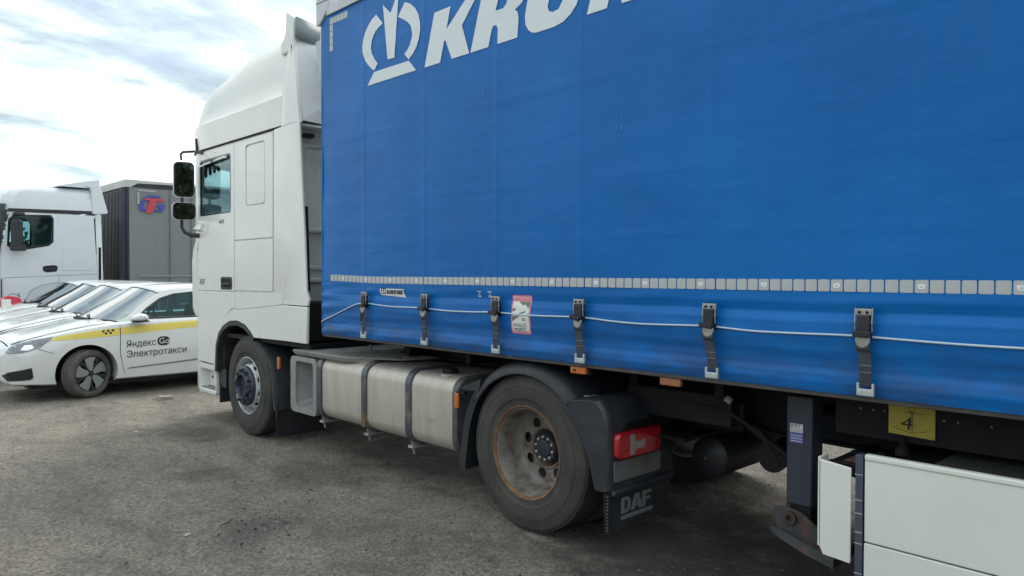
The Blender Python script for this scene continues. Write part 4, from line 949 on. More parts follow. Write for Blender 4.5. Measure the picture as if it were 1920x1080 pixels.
# buckles
def strap(yt, yb, kk):
    yt -= .042*(yt+3.393)/3.365; yb -= .042*(yb+3.393)/3.365
    e = bpy.data.objects.new('curtain_strap', None); COL.objects.link(e); e.parent = tl; e.location = Vector((0, yt, 1.40))-tl.location
    def B(nm, m, x0, x1, y0, y1, z0, z1, bv=.002, par=e): return box(nm, m, x0, x1, y0, y1, z0, z1, bevel=bv, parent=par)
    h = .034; y = yt
    B('buckle_back', DARK, -.018, -.006, y-h*.85, y+h*.85, 1.43, 1.565, .004)
    p = B('buckle_plate', BUCK, -.036, -.012, y-h*.98, y+h*.98, 1.532, 1.562, .004)
    for s_ in (-1, 1):
        MB().lathe([(.007, 0), (.007, -.003), (.0001, -.004)], (-.036, y+s_*.016, 1.546), 'x', 10).build('buckle_rivet', DARK, p)
        MB().tube([(-.028, y+s_*(h+.002), 1.565), (-.036, y+s_*(h+.002), 1.50), (-.030, y+s_*(h+.001), 1.462)], .0032, 6).build('buckle_side_wire', BUCK, e)
        MB().lathe([(.0065, -.003), (.0065, .004)], (-.034, y+s_*(h+.002), 1.50), 'x', 8).build('buckle_pin', BUCK, e)
    poly('buckle_lever', BLKP, 'x', [(y-h*.8, 1.535), (y+h*.8, 1.535), (y+h*.8, 1.44), (y-h*.8, 1.44)], -.042, -.024, bevel=.006, parent=e)
    tz = R([-4, 8, 6, 14, 6, 2][kk]); ay = Vector((0, math.cos(tz), math.sin(tz))); az = Vector((0, -math.sin(tz), math.cos(tz)))
    MB().obox((-.052, y+[0, .008, .008, .012, .006, 0][kk], 1.452), Vector((1, 0, 0)), ay, az, .010, .037, .0135).build('strap_keeper', BLKP, e, bevel=.005)
    poly('buckle_tongue', BUCK, 'x', [(y-.03, 1.44), (y+.03, 1.44), (y+.03, 1.418), (y+.024, 1.402), (y+.012, 1.393), (y-.012, 1.393), (y-.024, 1.402), (y-.03, 1.418)], -.046, -.030, bevel=.004, parent=e)
    mb = MB(); rg = []
    for k in range(13):
        t = k/12; z = 1.42-.195*t; yy = yt+(yb-yt)*t+.004*math.sin(t*5+kk*1.7); xx = -.028-.006*math.sin(t*3.1)-(.012 if t < .2 else 0); hw = .030 if t < .18 else .026
        rg.append([(xx-.003, yy+hw, z), (xx-.003, yy-hw, z), (xx+.002, yy-hw, z), (xx+.002, yy+hw, z)])
    mb.loft(rg).build('webbing', WEB, e)
    for z in (1.315, 1.285): MB().box(-.039, -.0375, yb-.024, yb+.026, z, z+.002).build('webbing_stitch', BUCK, e)
    y = yb
    hk = poly('strap_hook', HOOKM, 'x', [(y+.036, 1.183), (y+.036, 1.240), (y+.027, 1.240), (y+.027, 1.214), (y-.027, 1.214), (y-.027, 1.240), (y-.036, 1.240), (y-.036, 1.183)], -.046, -.030, bevel=.004, parent=e)
    for q in (-.02, 0, .02): box('hook_rib', HOOKM, -.050, -.045, y+q-.004, y+q+.004, 1.186, 1.205, bevel=.0015, parent=hk)
    e.location.x -= .012
    if kk == 0:
        MB().tube([(-.045, y+.03, 1.43), (-.05, y+.034, 1.36), (-.05, y+.034, 1.33), (-.04, y+.01, 1.31), (-.04, y, 1.335)], .008, 6).build('hanging_strap_end', BLKP, e)
        MB().tube([(.02, y-.0, 1.13), (.02, y-.01, 1.09), (.03, y-.05, 1.06)], .010, 6).build('loose_strap_end', BLKP, e)
for k, (a, b) in enumerate(STRAPS): strap(a, b, k)
# chassis
for x0 in (.60, 1.81):
    MB().poly('x', [(2.2, 1.15), (2.2, .98), (-.9, .98), (-1.4, .80), (BK+.1, .70), (BK+.1, 1.15)], x0+.055, x0+.075).build('chassis_beam', DARK)
    MB().poly('x', [(2.2, .98), (-.9, .98), (-1.4, .80), (BK+.1, .70), (BK+.1, .715), (-1.4, .815), (-.9, .995), (2.2, .995)], x0, x0+.13).build('beam_flange', DARK)
fas = MB().poly('x', [(-1.88, 1.15), (-1.88, .925), (-11, .90), (-11, 1.15)], .352, .362).build('chassis_fascia', DARK)
for y in (-2.0, -2.06, -2.11, -2.365, -2.42, -2.55): MB().lathe([(.004, 0), (.0001, -.002)], (.352, y, 1.058-.01*(y < -2.3)), 'x', 8).build('rivet', HOOKM, fas)
for y in [1.8, 1.0, .2, -.6, -1.2, -2.9, -3.6, -4.4, -5.2, -6, -7, -8, -9, -10]: box('cross_beam', DARK, .40, 2.15, y-.03, y+.03, 1.0, 1.15, bevel=.004)
poly('kingpin_plate', DARK, 'z', [(.5, 1.6), (.5, -.8), (2.05, -.8), (2.05, 1.6)], 1.062, 1.078, bevel=0)
# yellow anchor sign
sg = poly('anchor_sign', YEL, 'x', [(-2.133, 1.103), (-2.333, 1.103), (-2.333, .955), (-2.133, .962)], .338, .350, bevel=.002)
MB().tube([(.337, -2.155-.25*t*.62, .995-.018*math.sin(math.pi*t)) for t in [k/12 for k in range(13)]], .0013, 4).build('anchor_line', INK, sg)
MB().tube([(.337, -2.238, 1.072), (.337, -2.240, .985)], .0013, 4).tube([(.337, -2.232, 1.072), (.337, -2.232, .985)], .0013, 4).build('anchor_line', INK, sg)
MB().tube([(.337, -2.205, 1.070), (.337, -2.285, 1.066)], .0016, 4).build('anchor_line', INK, sg)
MB().tube([(.337, -2.235+.014*math.cos(t), 1.085+.012*math.sin(t)) for t in [k*math.pi/8 for k in range(17)]], .0013, 4).build('anchor_line', INK, sg)
text('sign_number', '4', .082, onside(-2.185, .990, .3370), INK, sg, shear=.1, sx=1.25)
# landing leg
box('landing_leg', mat('leg_blue_black', (.035, .045, .07), .5, dirt=.5, dcol=(.08, .085, .09), dscale=5), .29, .42, -1.79, -1.655, .53, 1.09, bevel=.008)
MB().poly('x', [(-1.67, .53), (-1.78, .53), (-1.78, .35), (-1.67, .35)], .305, .405).build('inner_leg', DARK, bevel=.004)
box('landing_leg', DARK, 2.13, 2.26, -1.79, -1.655, .40, 1.09, bevel=.008)
MB().tube([(.4, -1.72, .98), (2.2, -1.72, .98)], .03, 10).build('leg_cross_shaft', DARK)
MB().tube([(.4, -1.66, .72), (.64, -.95, .98)], .02, 8).build('leg_brace', DARK)
FOOT = mat('rusty_cast_foot', (.055, .06, .065), .8, bump=.4, bscale=30, dirt=.8, dcol=(.15, .075, .05), dscale=14, dpos=(.5, .62))
poly('foot_bracket', FOOT, 'x', [(-1.585, .455), (-1.60, .50), (-1.66, .515), (-1.74, .50), (-1.86, .42), (-1.90, .35), (-1.62, .385)], .275, .298, bevel=.006)
poly('foot_bracket', FOOT, 'x', [(-1.585, .455), (-1.60, .50), (-1.66, .515), (-1.74, .50), (-1.86, .42), (-1.90, .35), (-1.62, .385)], .41, .433, bevel=.006)
MB().lathe([(.034, 0), (.034, -.02), (.016, -.022), (.016, .2)], (.275, -1.69, .465), 'x', 16).build('foot_pin', mat('rust_dark', (.06, .04, .035), .8))
mb = MB(); rg = []
for y, z, h_ in ((-1.545, .375, .02), (-1.58, .395, .06), (-1.66, .395, .10), (-1.80, .365, .12), (-1.93, .335, .12)):
    rg.append([(.355-h_*1.1, y, z), (.355+h_*1.1, y, z), (.355+h_*1.2, y, z-.012-h_*.3), (.355-h_*1.2, y, z-.012-h_*.3)])
mb.loft(rg).build('landing_foot', FOOT, auto=30)
lb = box('leg_label', PRUB, .2865, .2900, -1.745, -1.675, .850, .950, bevel=0)
MB().box(.2845, .2866, -1.743, -1.677, .905, .948).build('label_field', STKW, lb, fix=False)
text('label_text', 'JOST', .024, onside(-1.681, .930, .2838), INK, lb)
for z in (.909, .915, .921): MB().box(.2840, .2846, -1.74, -1.68, z, z+.0015).build('label_line', INK, lb)
for z in (.858, .872, .886): MB().box(.2840, .2866, -1.74, -1.68, z, z+.003).build('label_line', STKW, lb)
# side marker lamps under the rail
box('side_marker_lamp', ORANGE, .010, .04, -.535, -.415, 1.108, 1.149, bevel=.004)
box('lamp_symbol', INK, .0085, .0102, -.46, -.44, 1.120, 1.136, bevel=0)
box('side_marker_lamp', BROWNL, .010, .04, -1.195, -1.065, 1.106, 1.149, bevel=.005)
box('lamp_bracket', DARK, .041, .08, -.55, -.405, 1.10, 1.15, bevel=.003)
# air tank lying across, hoses, brackets
MB().lathe([(.0001, -.045), (.05, -.042), (.095, -.025), (.128, 0), (.132, .02), (.132, 1.0), (.10, 1.04), (.0001, 1.06)], (.80, -.905, .545), 'x', 32).build('air_reservoir', BLKP, auto=35)
MB().lathe([(.012, 0), (.012, -.008), (.0001, -.01)], (.757, -.905, .545), 'x', 10).build('drain_plug', RUST)
MB().tube([(.45, -1.5, .70), (1.3, -1.35, .70)], .075, 20).build('air_reservoir', DARK)
box('valve_block', DARK, .5, .75, -1.3, -1.0, .80, .98, bevel=.02)
MB().tube([(.30, -1.0, .98), (.30, -1.3, .96), (.32, -1.5, .86), (.34, -1.6, .70)], .012, 6).build('air_hose', DARK)
MB().tube([(.30, -1.30, 1.03), (.31, -1.33, 1.01)], .02, 6).build('hose_clip', ALUD)
box('chassis_side_plate', DARK, .40, .44, -1.28, -.55, .84, 1.02, bevel=.01)
for y in (-7.0, -8.3, -9.6):
    for x in (.06, 2.18): plain_wheel('trailer_wheel', x, y, .52, tl)
    MB().tube([(.3, y, .51), (2.2, y, .51)], .06, 12).build('trailer_axle', DARK)
# pallet box with cream panels
pb = poly('side_guard_panel', PANW, 'x', [(-1.935, .868), (-1.94, .855), (-2.082, .838), (-2.082, .405), (-1.955, .415), (-1.935, .46)], .030, .042, bevel=.006)
poly('panel_flange', PANW, 'z', [(.03, -1.945), (.03, -1.932), (.12, -1.932), (.12, -1.945)], .45, .865, bevel=.002)
box('corner_strip', mat('dark_blue_corner', (.055, .07, .11), .5, dirt=.5, dcol=(.10, .11, .13), dscale=12), .028, .075, -2.133, -2.100, .10, .905, bevel=.005)
for z in (.815, .700, .640, .555, .505, .37): MB().box(.0268, .0282, -2.133, -2.1, z, z+.003).build('strip_joint', HOOKM)
poly('pallet_box_panel', PANW, 'x', [(-2.140, .905), (-2.140, .520), (-6.2, .492), (-6.2, .905)], .030, .050, bevel=.006)
poly('pallet_box_panel', PANW, 'x', [(-2.140, .514), (-2.140, .22), (-6.2, .22), (-6.2, .486)], .030, .050, bevel=.004)
box('panel_top_edge', PANW, .024, .062, -6.2, -2.14, .884, .912, bevel=.008)
box('pallet_box_lid', mat('dusty_dark_lid', (.075, .08, .085), .65, dirt=.6, dcol=(.14, .14, .135), dscale=3), .06, .62, -6.2, -2.36, .86, .872)
MB().poly('z', [(.06, -2.30), (.06, -2.36), (.62, -2.36), (.62, -2.10)], .86, .872).build('lid_corner', DARK)
box('pallet_box_end', DARK, .08, 2.45, -2.165, -2.145, .25, .85, bevel=0)
box('pallet_box_back', DARK, .60, .63, -6.2, -2.1, .25, .86, bevel=0)
for x in (.10, .36): box('pallet_rack_bar', DARK, x, x+.04, -6.1, -1.95, .80, .84, bevel=.003)
for y in (-1.99, -2.12): box('pallet_rack_cross', DARK, .06, .62, y, y+.05, .79, .83, bevel=.003)
box('rack_plate', RUST, .10, .32, -2.06, -2.00, .832, .838, bevel=0)
poly('rubber_stop', DARK, 'y', [(.33, .865), (.37, .865), (.36, .93), (.345, .945), (.335, .93)], -2.215, -2.185, bevel=.005)
MB().lathe([(.035, 0), (.03, .03), (.012, .05), (.012, .08), (.0001, .085)], (.33, -2.20, .868), 'z', 16).build('rubber_buffer', DARK)
# ================================================================== taxis
YC, X0C = 8.83, -1.50      # car centre line, front bumper
car1 = root('taxi_car', (X0C+2.3, YC, 0), 'white taxi saloon nearest the tractor, with yellow stripe and black Cyrillic lettering on its door', 'car', 'white taxis parked side by side')
def lt(t, x):
    if x <= t[0][0]: return t[0][1]
    for (a, b), (c, d) in zip(t, t[1:]):
        if x <= c: return b+(d-b)*(x-a)/(c-a)
    return t[-1][1]
BELT = [(0, .66), (.08, .72), (.2, .78), (.5, .865), (.9, .945), (1.3, 1.0), (1.6, 1.02), (3.0, 1.05), (4.2, 1.08), (4.55, 1.03), (4.68, .90)]
TOPC = [(0, .68), (.05, .75), (.15, .82), (.35, .88), (.7, .96), (1.05, 1.04), (1.25, 1.075), (1.45, 1.085), (4.0, 1.13), (4.5, 1.11), (4.68, .95)]
TAPER = [(0, .42), (.04, .30), (.10, .19), (.2, .10), (.4, .035), (.7, .008), (1.2, 0), (3.8, 0), (4.3, .04), (4.55, .12), (4.68, .30)]
BOT = [(0, .30), (.1, .22), (.6, .19), (1.3, .20), (4.0, .20), (4.5, .26), (4.68, .34)]
def section(s):
    b, t, tp, bo = lt(BELT, s), lt(TOPC, s), lt(TAPER, s), lt(BOT, s)
    return [(.90, bo), (tp+.10, bo), (tp+.035, bo+.03), (tp+.012, .38), (tp+.004, .50), (tp+.0, .62 if b > .75 else b-.1), (tp+.008, b-.16 if b-.16 > .6 else b-.06), (tp+.028, b-.06 if b-.06 > .6 else b-.03), (tp+.055, b-.012), (tp+.10, b+.010), (tp+.22, b+(t-b)*.45), (tp+.45 if tp+.45 < .8 else .8, b+(t-b)*.85), (.90, t)]
ss = [0, .03, .07, .12, .18, .26, .36, .48, .62, .8, 1.0, 1.15, 1.3, 1.45, 1.6, 2.0, 2.6, 3.2, 3.7, 4.0, 4.2, 4.4, 4.52, 4.6, 4.68]
rings = []
for s in ss:
    h = section(s); dx = .0
    rings.append([(X0C+s, YC-.90+d, z) for d, z in h]+[(X0C+s, YC+.90-d, z) for d, z in h[1:-1][::-1]])
mb = MB(); mb.loft(rings, cap=True)
body = mb.build('body', CARW)
cut = bpy.data.objects.new('cutter', mesh('cutter', *(lambda m_: (m_.v, m_.f))(MB().tube([(X0C+.965, YC-1.1, .345), (X0C+.965, YC-.55, .345)], .385, 40).tube([(X0C+.945, YC+1.1, .345), (X0C+.945, YC+.55, .345)], .385, 40).tube([(X0C+3.65, YC-1.1, .345), (X0C+3.65, YC-.55, .345)], .37, 40).tube([(X0C+3.65, YC+1.1, .345), (X0C+3.65, YC+.55, .345)], .37, 40).box(X0C+1.4, X0C+3.75, YC-.80, YC+.80, .62, 1.3)))); COL.objects.link(cut)
bo_ = body.modifiers.new('arches', 'BOOLEAN'); bo_.operation = 'DIFFERENCE'; bo_.object = cut; bo_.solver = 'EXACT'
bpy.context.view_layer.update()
me = bpy.data.meshes.new_from_object(body.evaluated_get(bpy.context.evaluated_depsgraph_get()))
# recut relative to body location: body and cutter both hold world coordinates
body.modifiers.clear(); body.data = me; me.materials.clear(); me.materials.append(CARW); auto(me, 28)
bpy.data.objects.remove(cut)
box('wheel_well', DARK, X0C+.5, X0C+1.4, YC-.58, YC-.52, .2, .8, bevel=0)
box('underbody', DARK, X0C+.3, X0C+4.4, YC-.78, YC+.78, .17, .24, bevel=0)
def sidey(s, z):   # y of the car side skin
    h = section(s); pr = h[1:]
    for (d0, z0), (d1, z1) in zip(pr, pr[1:]):
        if z0 <= z <= z1 and z1 > z0: k = (z-z0)/(z1-z0); return YC-.90+d0+(d1-d0)*k
    return YC-.90+pr[3][0]
def cdecal(name, m, pts, holes=(), off=.003, parent='root', g=.08):
    """film that follows the car side: outline in (world x, z)"""
    flat = [p for l in [pts]+list(holes) for p in l]; tr_ = tessellate_polygon([[Vector((a, b, 0)) for a, b in l] for l in [pts]+list(holes)])
    bm = bmesh.new(); bv = [bm.verts.new((a, 0, b)) for a, b in flat]
    for t in tr_:
        try: bm.faces.new([bv[i] for i in t])
        except ValueError: pass
    lo = [min(p[i] for p in flat) for i in (0, 1)]; hi = [max(p[i] for p in flat) for i in (0, 1)]
    for ax in (0, 1):
        gg = g if ax == 0 else g*.35; c_ = lo[ax]+gg
        while c_ < hi[ax]:
            bmesh.ops.bisect_plane(bm, geom=bm.verts[:]+bm.edges[:]+bm.faces[:], plane_co=(c_, 0, 0) if ax == 0 else (0, 0, c_), plane_no=(1, 0, 0) if ax == 0 else (0, 0, 1)); c_ += gg
    for v in bm.verts: v.co.y = sidey(v.co.x-X0C, v.co.z)-off
    bmesh.ops.recalc_face_normals(bm, faces=bm.faces)
    me = bpy.data.meshes.new(name); bm.to_mesh(me); bm.free()
    if me.polygons and me.polygons[0].normal.y > 0: me.flip_normals()
    return link(name, me, m, parent, smooth=True)
cdecal('yellow_stripe', CARY, [(-.985, .805), (-.88, .865), (-.40, .918), (-.125, .945), (-.125, .842), (-.5, .818)])
cdecal('yellow_stripe', CARY, [(-.10, .948), (.5, .985), (1.1, 1.01), (3.0, 1.03), (3.0, .93), (1.0, .912), (.5, .885), (-.112, .845)])
cdecal('door_seam', DARK, [(-.118, .97), (-.108, .97), (-.118, .60), (-.085, .40), (-.055, .29), (-.062, .29), (-.092, .40), (-.127, .60)], off=.002)
cdecal('door_seam', DARK, [(1.10, 1.01), (1.108, 1.01), (1.10, .60), (1.09, .29), (1.083, .29), (1.092, .60)], off=.002)
cdecal('sill_trim', mat('grey_trim', (.22, .23, .23), .45), [(-.03, .352), (.0, .372), (1.0, .432), (2.5, .46), (2.5, .445), (1.0, .408)], off=.006)
for i, (x, z) in enumerate(((-.345, .905), (-.285, .910), (-.225, .914), (-.315, .875), (-.255, .879), )):
    cdecal('checker_square', INK, [(x, z-.018), (x+.03, z-.017), (x+.03, z+.014), (x, z+.012)], off=.0045)
def ctext(name, s, size, x, z, m, sx=1.0, bold=0, rise=0.03):
    o = text(name, s, size, Matrix.Identity(4), m, ext=0, bold=bold, sx=sx)
    def f_(c):
        X = x+c.x; Z = z+c.y+rise*c.x; return Vector((X, sidey(X-X0C, Z)-.0065-c.z, Z))
    drape(o.data, f_, 9, 9)
ctext('door_lettering', 'Яндекс', .132, -.045, .66, INK, sx=.88)
ctext('door_lettering', 'Электротакси', .132, -.045, .515, INK, sx=.94)
cdecal('round_badge', INK, rrect(.378, .548, .660, .790, .055, 5), off=.004, g=.03)
o = text('badge_lettering', 'Go', .118, Matrix.Identity(4), STKW, ext=0)
drape(o.data, lambda c: Vector((.396+c.x, sidey(.396+c.x-X0C, .688+c.y)-.0068-c.z, .688+c.y)), .05, .01)
# headlamp, fog grille, bonnet
HLM = mat('dark_headlamp', (.18, .21, .24), .12, coat=.8, dirt=.4, dcol=(.5, .54, .56), dscale=9)
cdecal('headlamp', HLM, [(-1.44, .655), (-1.40, .725), (-1.33, .775), (-1.17, .822), (-.93, .862), (-.99, .80), (-1.10, .72), (-1.22, .675), (-1.36, .655)], off=.006, g=.04)
cdecal('lamp_reflector', CHROME, [(-1.30, .70), (-1.25, .76), (-1.17, .765), (-1.15, .72), (-1.22, .69)], off=.009, g=.04)
cdecal('fog_lamp_grille', BLKP, [(-1.47, .36), (-1.40, .41), (-1.18, .46), (-1.16, .33), (-1.19, .30), (-1.42, .285)], off=.006, g=.04)
for z in (.335, .37, .405): cdecal('grille_slat', DARK2, [(-1.43, z), (-1.18, z+.014), (-1.18, z+.005), (-1.43, z-.008)], off=.014, g=.04)
cdecal('bumper_seam', DARK, [(-1.10, .70), (-.96, .64), (-.93, .635), (-.93, .641), (-.96, .646), (-1.10, .708)], off=.003)
# bonnet skin sits proud of the body
rows = []
for s in [.10, .14, .2, .3, .45, .65, .85, 1.05, 1.22]:
    h = section(s); half = []
    for j in range(9, 13): half.append(h[j])
    e0 = half[0]; lf = [(X0C+s, YC-.90+d, z+.010) for d, z in half]; lf[0] = (X0C+s, lf[0][1]+.03, lf[0][2]+.001)
    if s == .10: lf = [(x+.015, y, z-.01) for x, y, z in lf]
    rows.append(lf+[(x, 2*YC-y, z) for x, y, z in lf[:-1][::-1]])
MB().loft(rows, cap=False, closed=False).build('bonnet', CARW, auto=40, solid=.018)
MB().tube([(r[0][0], r[0][1]-.004, r[0][2]-.008) for r in rows], [.009]*3+[.006]*6, 6).build('bonnet_gap', DARK)
MB().tube([(p[0]-.012, p[1], p[2]-.006) for p in rows[0]], .012, 6).build('bonnet_front_gap', DARK)
# greenhouse
def gy(z): return YC-.90+.095+(z-1.0)*.50
def gside(name, m, pts, holes=(), th=.03, off=0.0, parent='root'):
    out = None
    mbx = MB().poly('y', pts, 0, th, holes); mbx.v = [(x, gy(z)+y+off, z) for x, y, z in mbx.v]
    a = mbx.build(name, m, parent, bevel=.004)
    mbx = MB().poly('y', pts, 0, th, holes); mbx.v = [(x, 2*YC-(gy(z)+y+off), z) for x, y, z in mbx.v]
    mbx.build(name, m, parent, bevel=.004); return a
fo = [(-.20, .99), (.0, 1.09), (.28, 1.29), (.50, 1.415), (.75, 1.462), (1.1, 1.482), (1.6, 1.478), (2.1, 1.42), (2.7, 1.22), (2.95, 1.09), (2.8, .99)]
w1 = [(.16, 1.075), (.30, 1.19), (.52, 1.33), (.72, 1.395), (1.02, 1.425), (1.06, 1.425), (1.06, 1.075)]
w2 = [(1.17, 1.075), (1.16, 1.425), (1.6, 1.42), (2.0, 1.37), (2.35, 1.25), (2.5, 1.10)]
gside('pillar_frame', CARW, fo, [w1, w2])
gside('window_trim', DARK2, [(.10, 1.045), (.28, 1.205), (.50, 1.35), (.71, 1.412), (1.05, 1.442), (1.6, 1.437), (2.02, 1.385), (2.4, 1.26), (2.56, 1.06)], [w1, w2], th=.006, off=-.004)
gside('side_window', GLASS, w1, (), th=.004, off=.012); gside('rear_side_window', GLASS, w2, (), th=.004, off=.012)
def surf(name, m, A, B, nu=8, nv=10, bulge=.0, crown=.0, **kw):
    """grid between curve A and curve B (lists of (x,z) centre / edge pairs)"""
    pass
def cross(xe, ze, xc, zc, n=12, yo=0.0):
    y0 = gy(ze)+.015+yo; r_ = []
    for k in range(n+1):
        t = k/n; f = 1-(2*t-1)**2; r_.append((xe+(xc-xe)*f, y0+(2*YC-2*y0)*t, ze+(zc-ze)*f**.8))
    return r_
MB().loft([cross(.50, 1.418, .33, 1.51), cross(.56, 1.435, .45, 1.533), cross(.75, 1.465, .70, 1.553), cross(1.1, 1.485, 1.1, 1.565), cross(1.6, 1.48, 1.6, 1.555), cross(2.0, 1.435, 2.05, 1.50), cross(2.15, 1.40, 2.25, 1.44)], cap=False, closed=False).build('roof', CARW, auto=60, solid=.02)
MB().loft([cross(-.13, 1.02, -.42, 1.075), cross(.05, 1.13, -.2, 1.20), cross(.28, 1.285, .08, 1.35), cross(.50, 1.415, .33, 1.505)], cap=False, closed=False).build('windscreen', WSG, auto=60)
MB().loft([cross(-.16, 1.0, -.47, 1.068, yo=-.02), cross(-.11, 1.03, -.40, 1.080, yo=-.01)], cap=False, closed=False).build('windscreen_black_edge', DARK, solid=.006)
MB().loft([cross(.485, 1.408, .315, 1.498), cross(.495, 1.416, .328, 1.508)], cap=False, closed=False).build('windscreen_top_seal', DARK, solid=.006)
MB().loft([cross(2.15, 1.40, 2.25, 1.44), cross(2.75, 1.19, 2.95, 1.2), cross(2.98, 1.08, 3.1, 1.12)], cap=False, closed=False).build('rear_screen', WSG, auto=60)
for y0, y1 in ((YC-.62, YC-.10), (YC-.02, YC+.50)): MB().tube([(-.44, y0, 1.07), (-.40, (y0+y1)/2, 1.105), (-.30, y1, 1.115)], [.012, .010, .006], 6).build('wiper', DARK)
# door mirror
e = bpy.data.objects.new('door_mirror', None); COL.objects.link(e); e.parent = car1; e.location = Vector((.10, 7.86, 1.08))-car1.location
MB().loft([[(a*k, yv, b*k) for a, b in smooth_poly([(-.09, -.05), (.12, -.045), (.13, .02), (.06, .065), (-.04, .05), (-.12, 0)], 1)] for yv, k in ((-.10, .45), (-.085, .75), (-.04, 1), (.06, 1), (.11, .7))]).build('mirror_shell', CARW, e, loc=(0, 0, 0), auto=50)
MB().loft([[(a, yv, b-.012) for a, b in ((-.09, -.03), (.12, -.028), (.125, -.045), (-.05, -.05))] for yv in (-.09, .09)]).build('mirror_base', DARK, e, loc=(0, 0, 0))
MB().tube([(-.02, .06, -.04), (-.02, .20, -.06)], .022, 8).build('mirror_stalk', DARK, e, loc=(0, 0, 0))
for sx in (YC-.42, YC+.42):
    seat_x = 1.0
    q = MB(); q.box(seat_x-.3, seat_x+.25, sx-.24, sx+.24, .45, .62); q.build('seat_cushion', SEATM, bevel=.05)
    MB().loft([[(seat_x+.18+.16*t, sx+a, .6+.62*t) for a in (-.23, .23)]+[(seat_x+.32+.16*t, sx+a, .6+.62*t) for a in (.23, -.23)] for t in (0, 1)]).build('seat_back', SEATM, bevel=.05)
    MB().box(seat_x+.36, seat_x+.46, sx-.12, sx+.12, 1.20, 1.38).build('headrest', SEATM, bevel=.03)
box('rear_seat', SEATM, 2.1, 2.3, YC-.6, YC+.6, .5, 1.15, bevel=.06)
box('dashboard', SEATM, -.1, .25, YC-.7, YC+.7, .80, 1.03, bevel=.04)
MB().lathe([(.18+.014*math.cos(t), .014*math.sin(t)) for t in [k*math.pi/4 for k in range(9)]], (.45, YC-.42, 1.0), 'x', 24).build('steering_wheel', DARK)
# wheels
def car_wheel(name, x, y, rz, parent):
    e = bpy.data.objects.new(name, None); COL.objects.link(e); e.parent = parent; e.location = Vector((x, y, .325))-parent.location; e.rotation_euler = (0, 0, rz)
    ro, ri, w_ = .330, .240, .205; h = ro-ri
    p = [(ri-.005, .02), (ri+.01, .006), (ri+.4*h, 0), (ri+.75*h, .006), (ro-.012, .020), (ro, .038)]
    q = []
    for g in (.07, .10, .135): q += [(ro, g-.005), (ro-.008, g-.003), (ro-.008, g+.003), (ro, g+.005)]
    pr = p+q+[(r, w_-o) for r, o in p][::-1]
    MB().lathe(pr, (0, 0, 0), 'y', 56).build('tyre', CARRUB, e, loc=(0, 0, 0), auto=40)
    mt = MB()
    for k in range(60):
        t = 2*math.pi*k/60; d = Vector((math.cos(t), 0, math.sin(t))); tn = Vector((-math.sin(t), 0, math.cos(t)))
        for yy in (.048, .155): mt.obox(d*(ro-.001)+Vector((0, yy, 0)), Vector((0, 1, 0)), (tn+Vector((0, .25, 0))).normalized(), d, .016, .0115, .004)
    mt.build('tread_lugs', CARRUB, e, loc=(0, 0, 0), fix=False)['kind'] = 'stuff'
    MB().lathe([(ri+.006, .008), (ri-.004, .010), (ri-.014, .03), (ri-.02, .12), (.0001, .12)], (0, 0, 0), 'y', 48).build('rim', BLKP, e, loc=(0, 0, 0), auto=40)
    GRB = mat('grey_wheel_blade', (.28, .30, .31), .35, metal=.3, dirt=.3, dcol=(.18, .17, .16), dscale=9)
    for k in range(5):
        a = 2*math.pi*k/5+.35
        def pt(r, t, yv=.014): r *= 1.12; return (r*math.cos(a+t), r*math.sin(a+t))
        MB().poly('y', [pt(.03, -.3), pt(.045, .55), pt(.12, .52), pt(.204, .42), pt(.208, .15), pt(.208, -.12), pt(.204, -.36), pt(.15, -.28), pt(.07, -.42)], .012, .022).build('wheel_blade', GRB, e, loc=(0, 0, 0), bevel=.003)
        MB().poly('y', [pt(.04, .5), pt(.06, .95), pt(.15, .74), pt(.207, .86), pt(.207, .56), pt(.13, .54)], .018, .030).build('spoke', DARK2, e, loc=(0, 0, 0), bevel=.004)
    MB().lathe([(.035, .02), (.030, .006), (.0001, .004)], (0, 0, 0), 'y', 20).build('hub_cap', DARK2, e, loc=(0, 0, 0), auto=40)
    return e
car_wheel('front_wheel', X0C+1.02, 7.94, R(25), car1)
car_wheel('rear_wheel', X0C+3.65, 7.95, 0, car1)
for nm, x in (('front_wheel', X0C+.955), ('rear_wheel', X0C+3.65)):
    q = car_wheel(nm, x, 2*YC-7.95, math.pi, car1)
def kids(o): return [c for c in COL.objects if c.parent == o]
def copy_tree(o, parent=None):
    c = o.copy(); COL.objects.link(c); c.parent = parent
    for ch in kids(o): copy_tree(ch, c)
    return c
for dx, dy, rz, lb in ((.20, 2.45, 1.0, 'white taxi saloon directly behind the nearest taxi, second in the row'),
                   (.49, 4.85, -.8, 'white taxi saloon third in the row, between the second taxi and the farthest one'),
                   (.68, 7.25, 1.2, 'white taxi saloon farthest from the camera, standing against the white lorry cab')):
    c = copy_tree(car1); c.location = car1.location+Vector((dx, dy, 0)); c.rotation_euler = (0, 0, R(rz)); c['label'] = lb
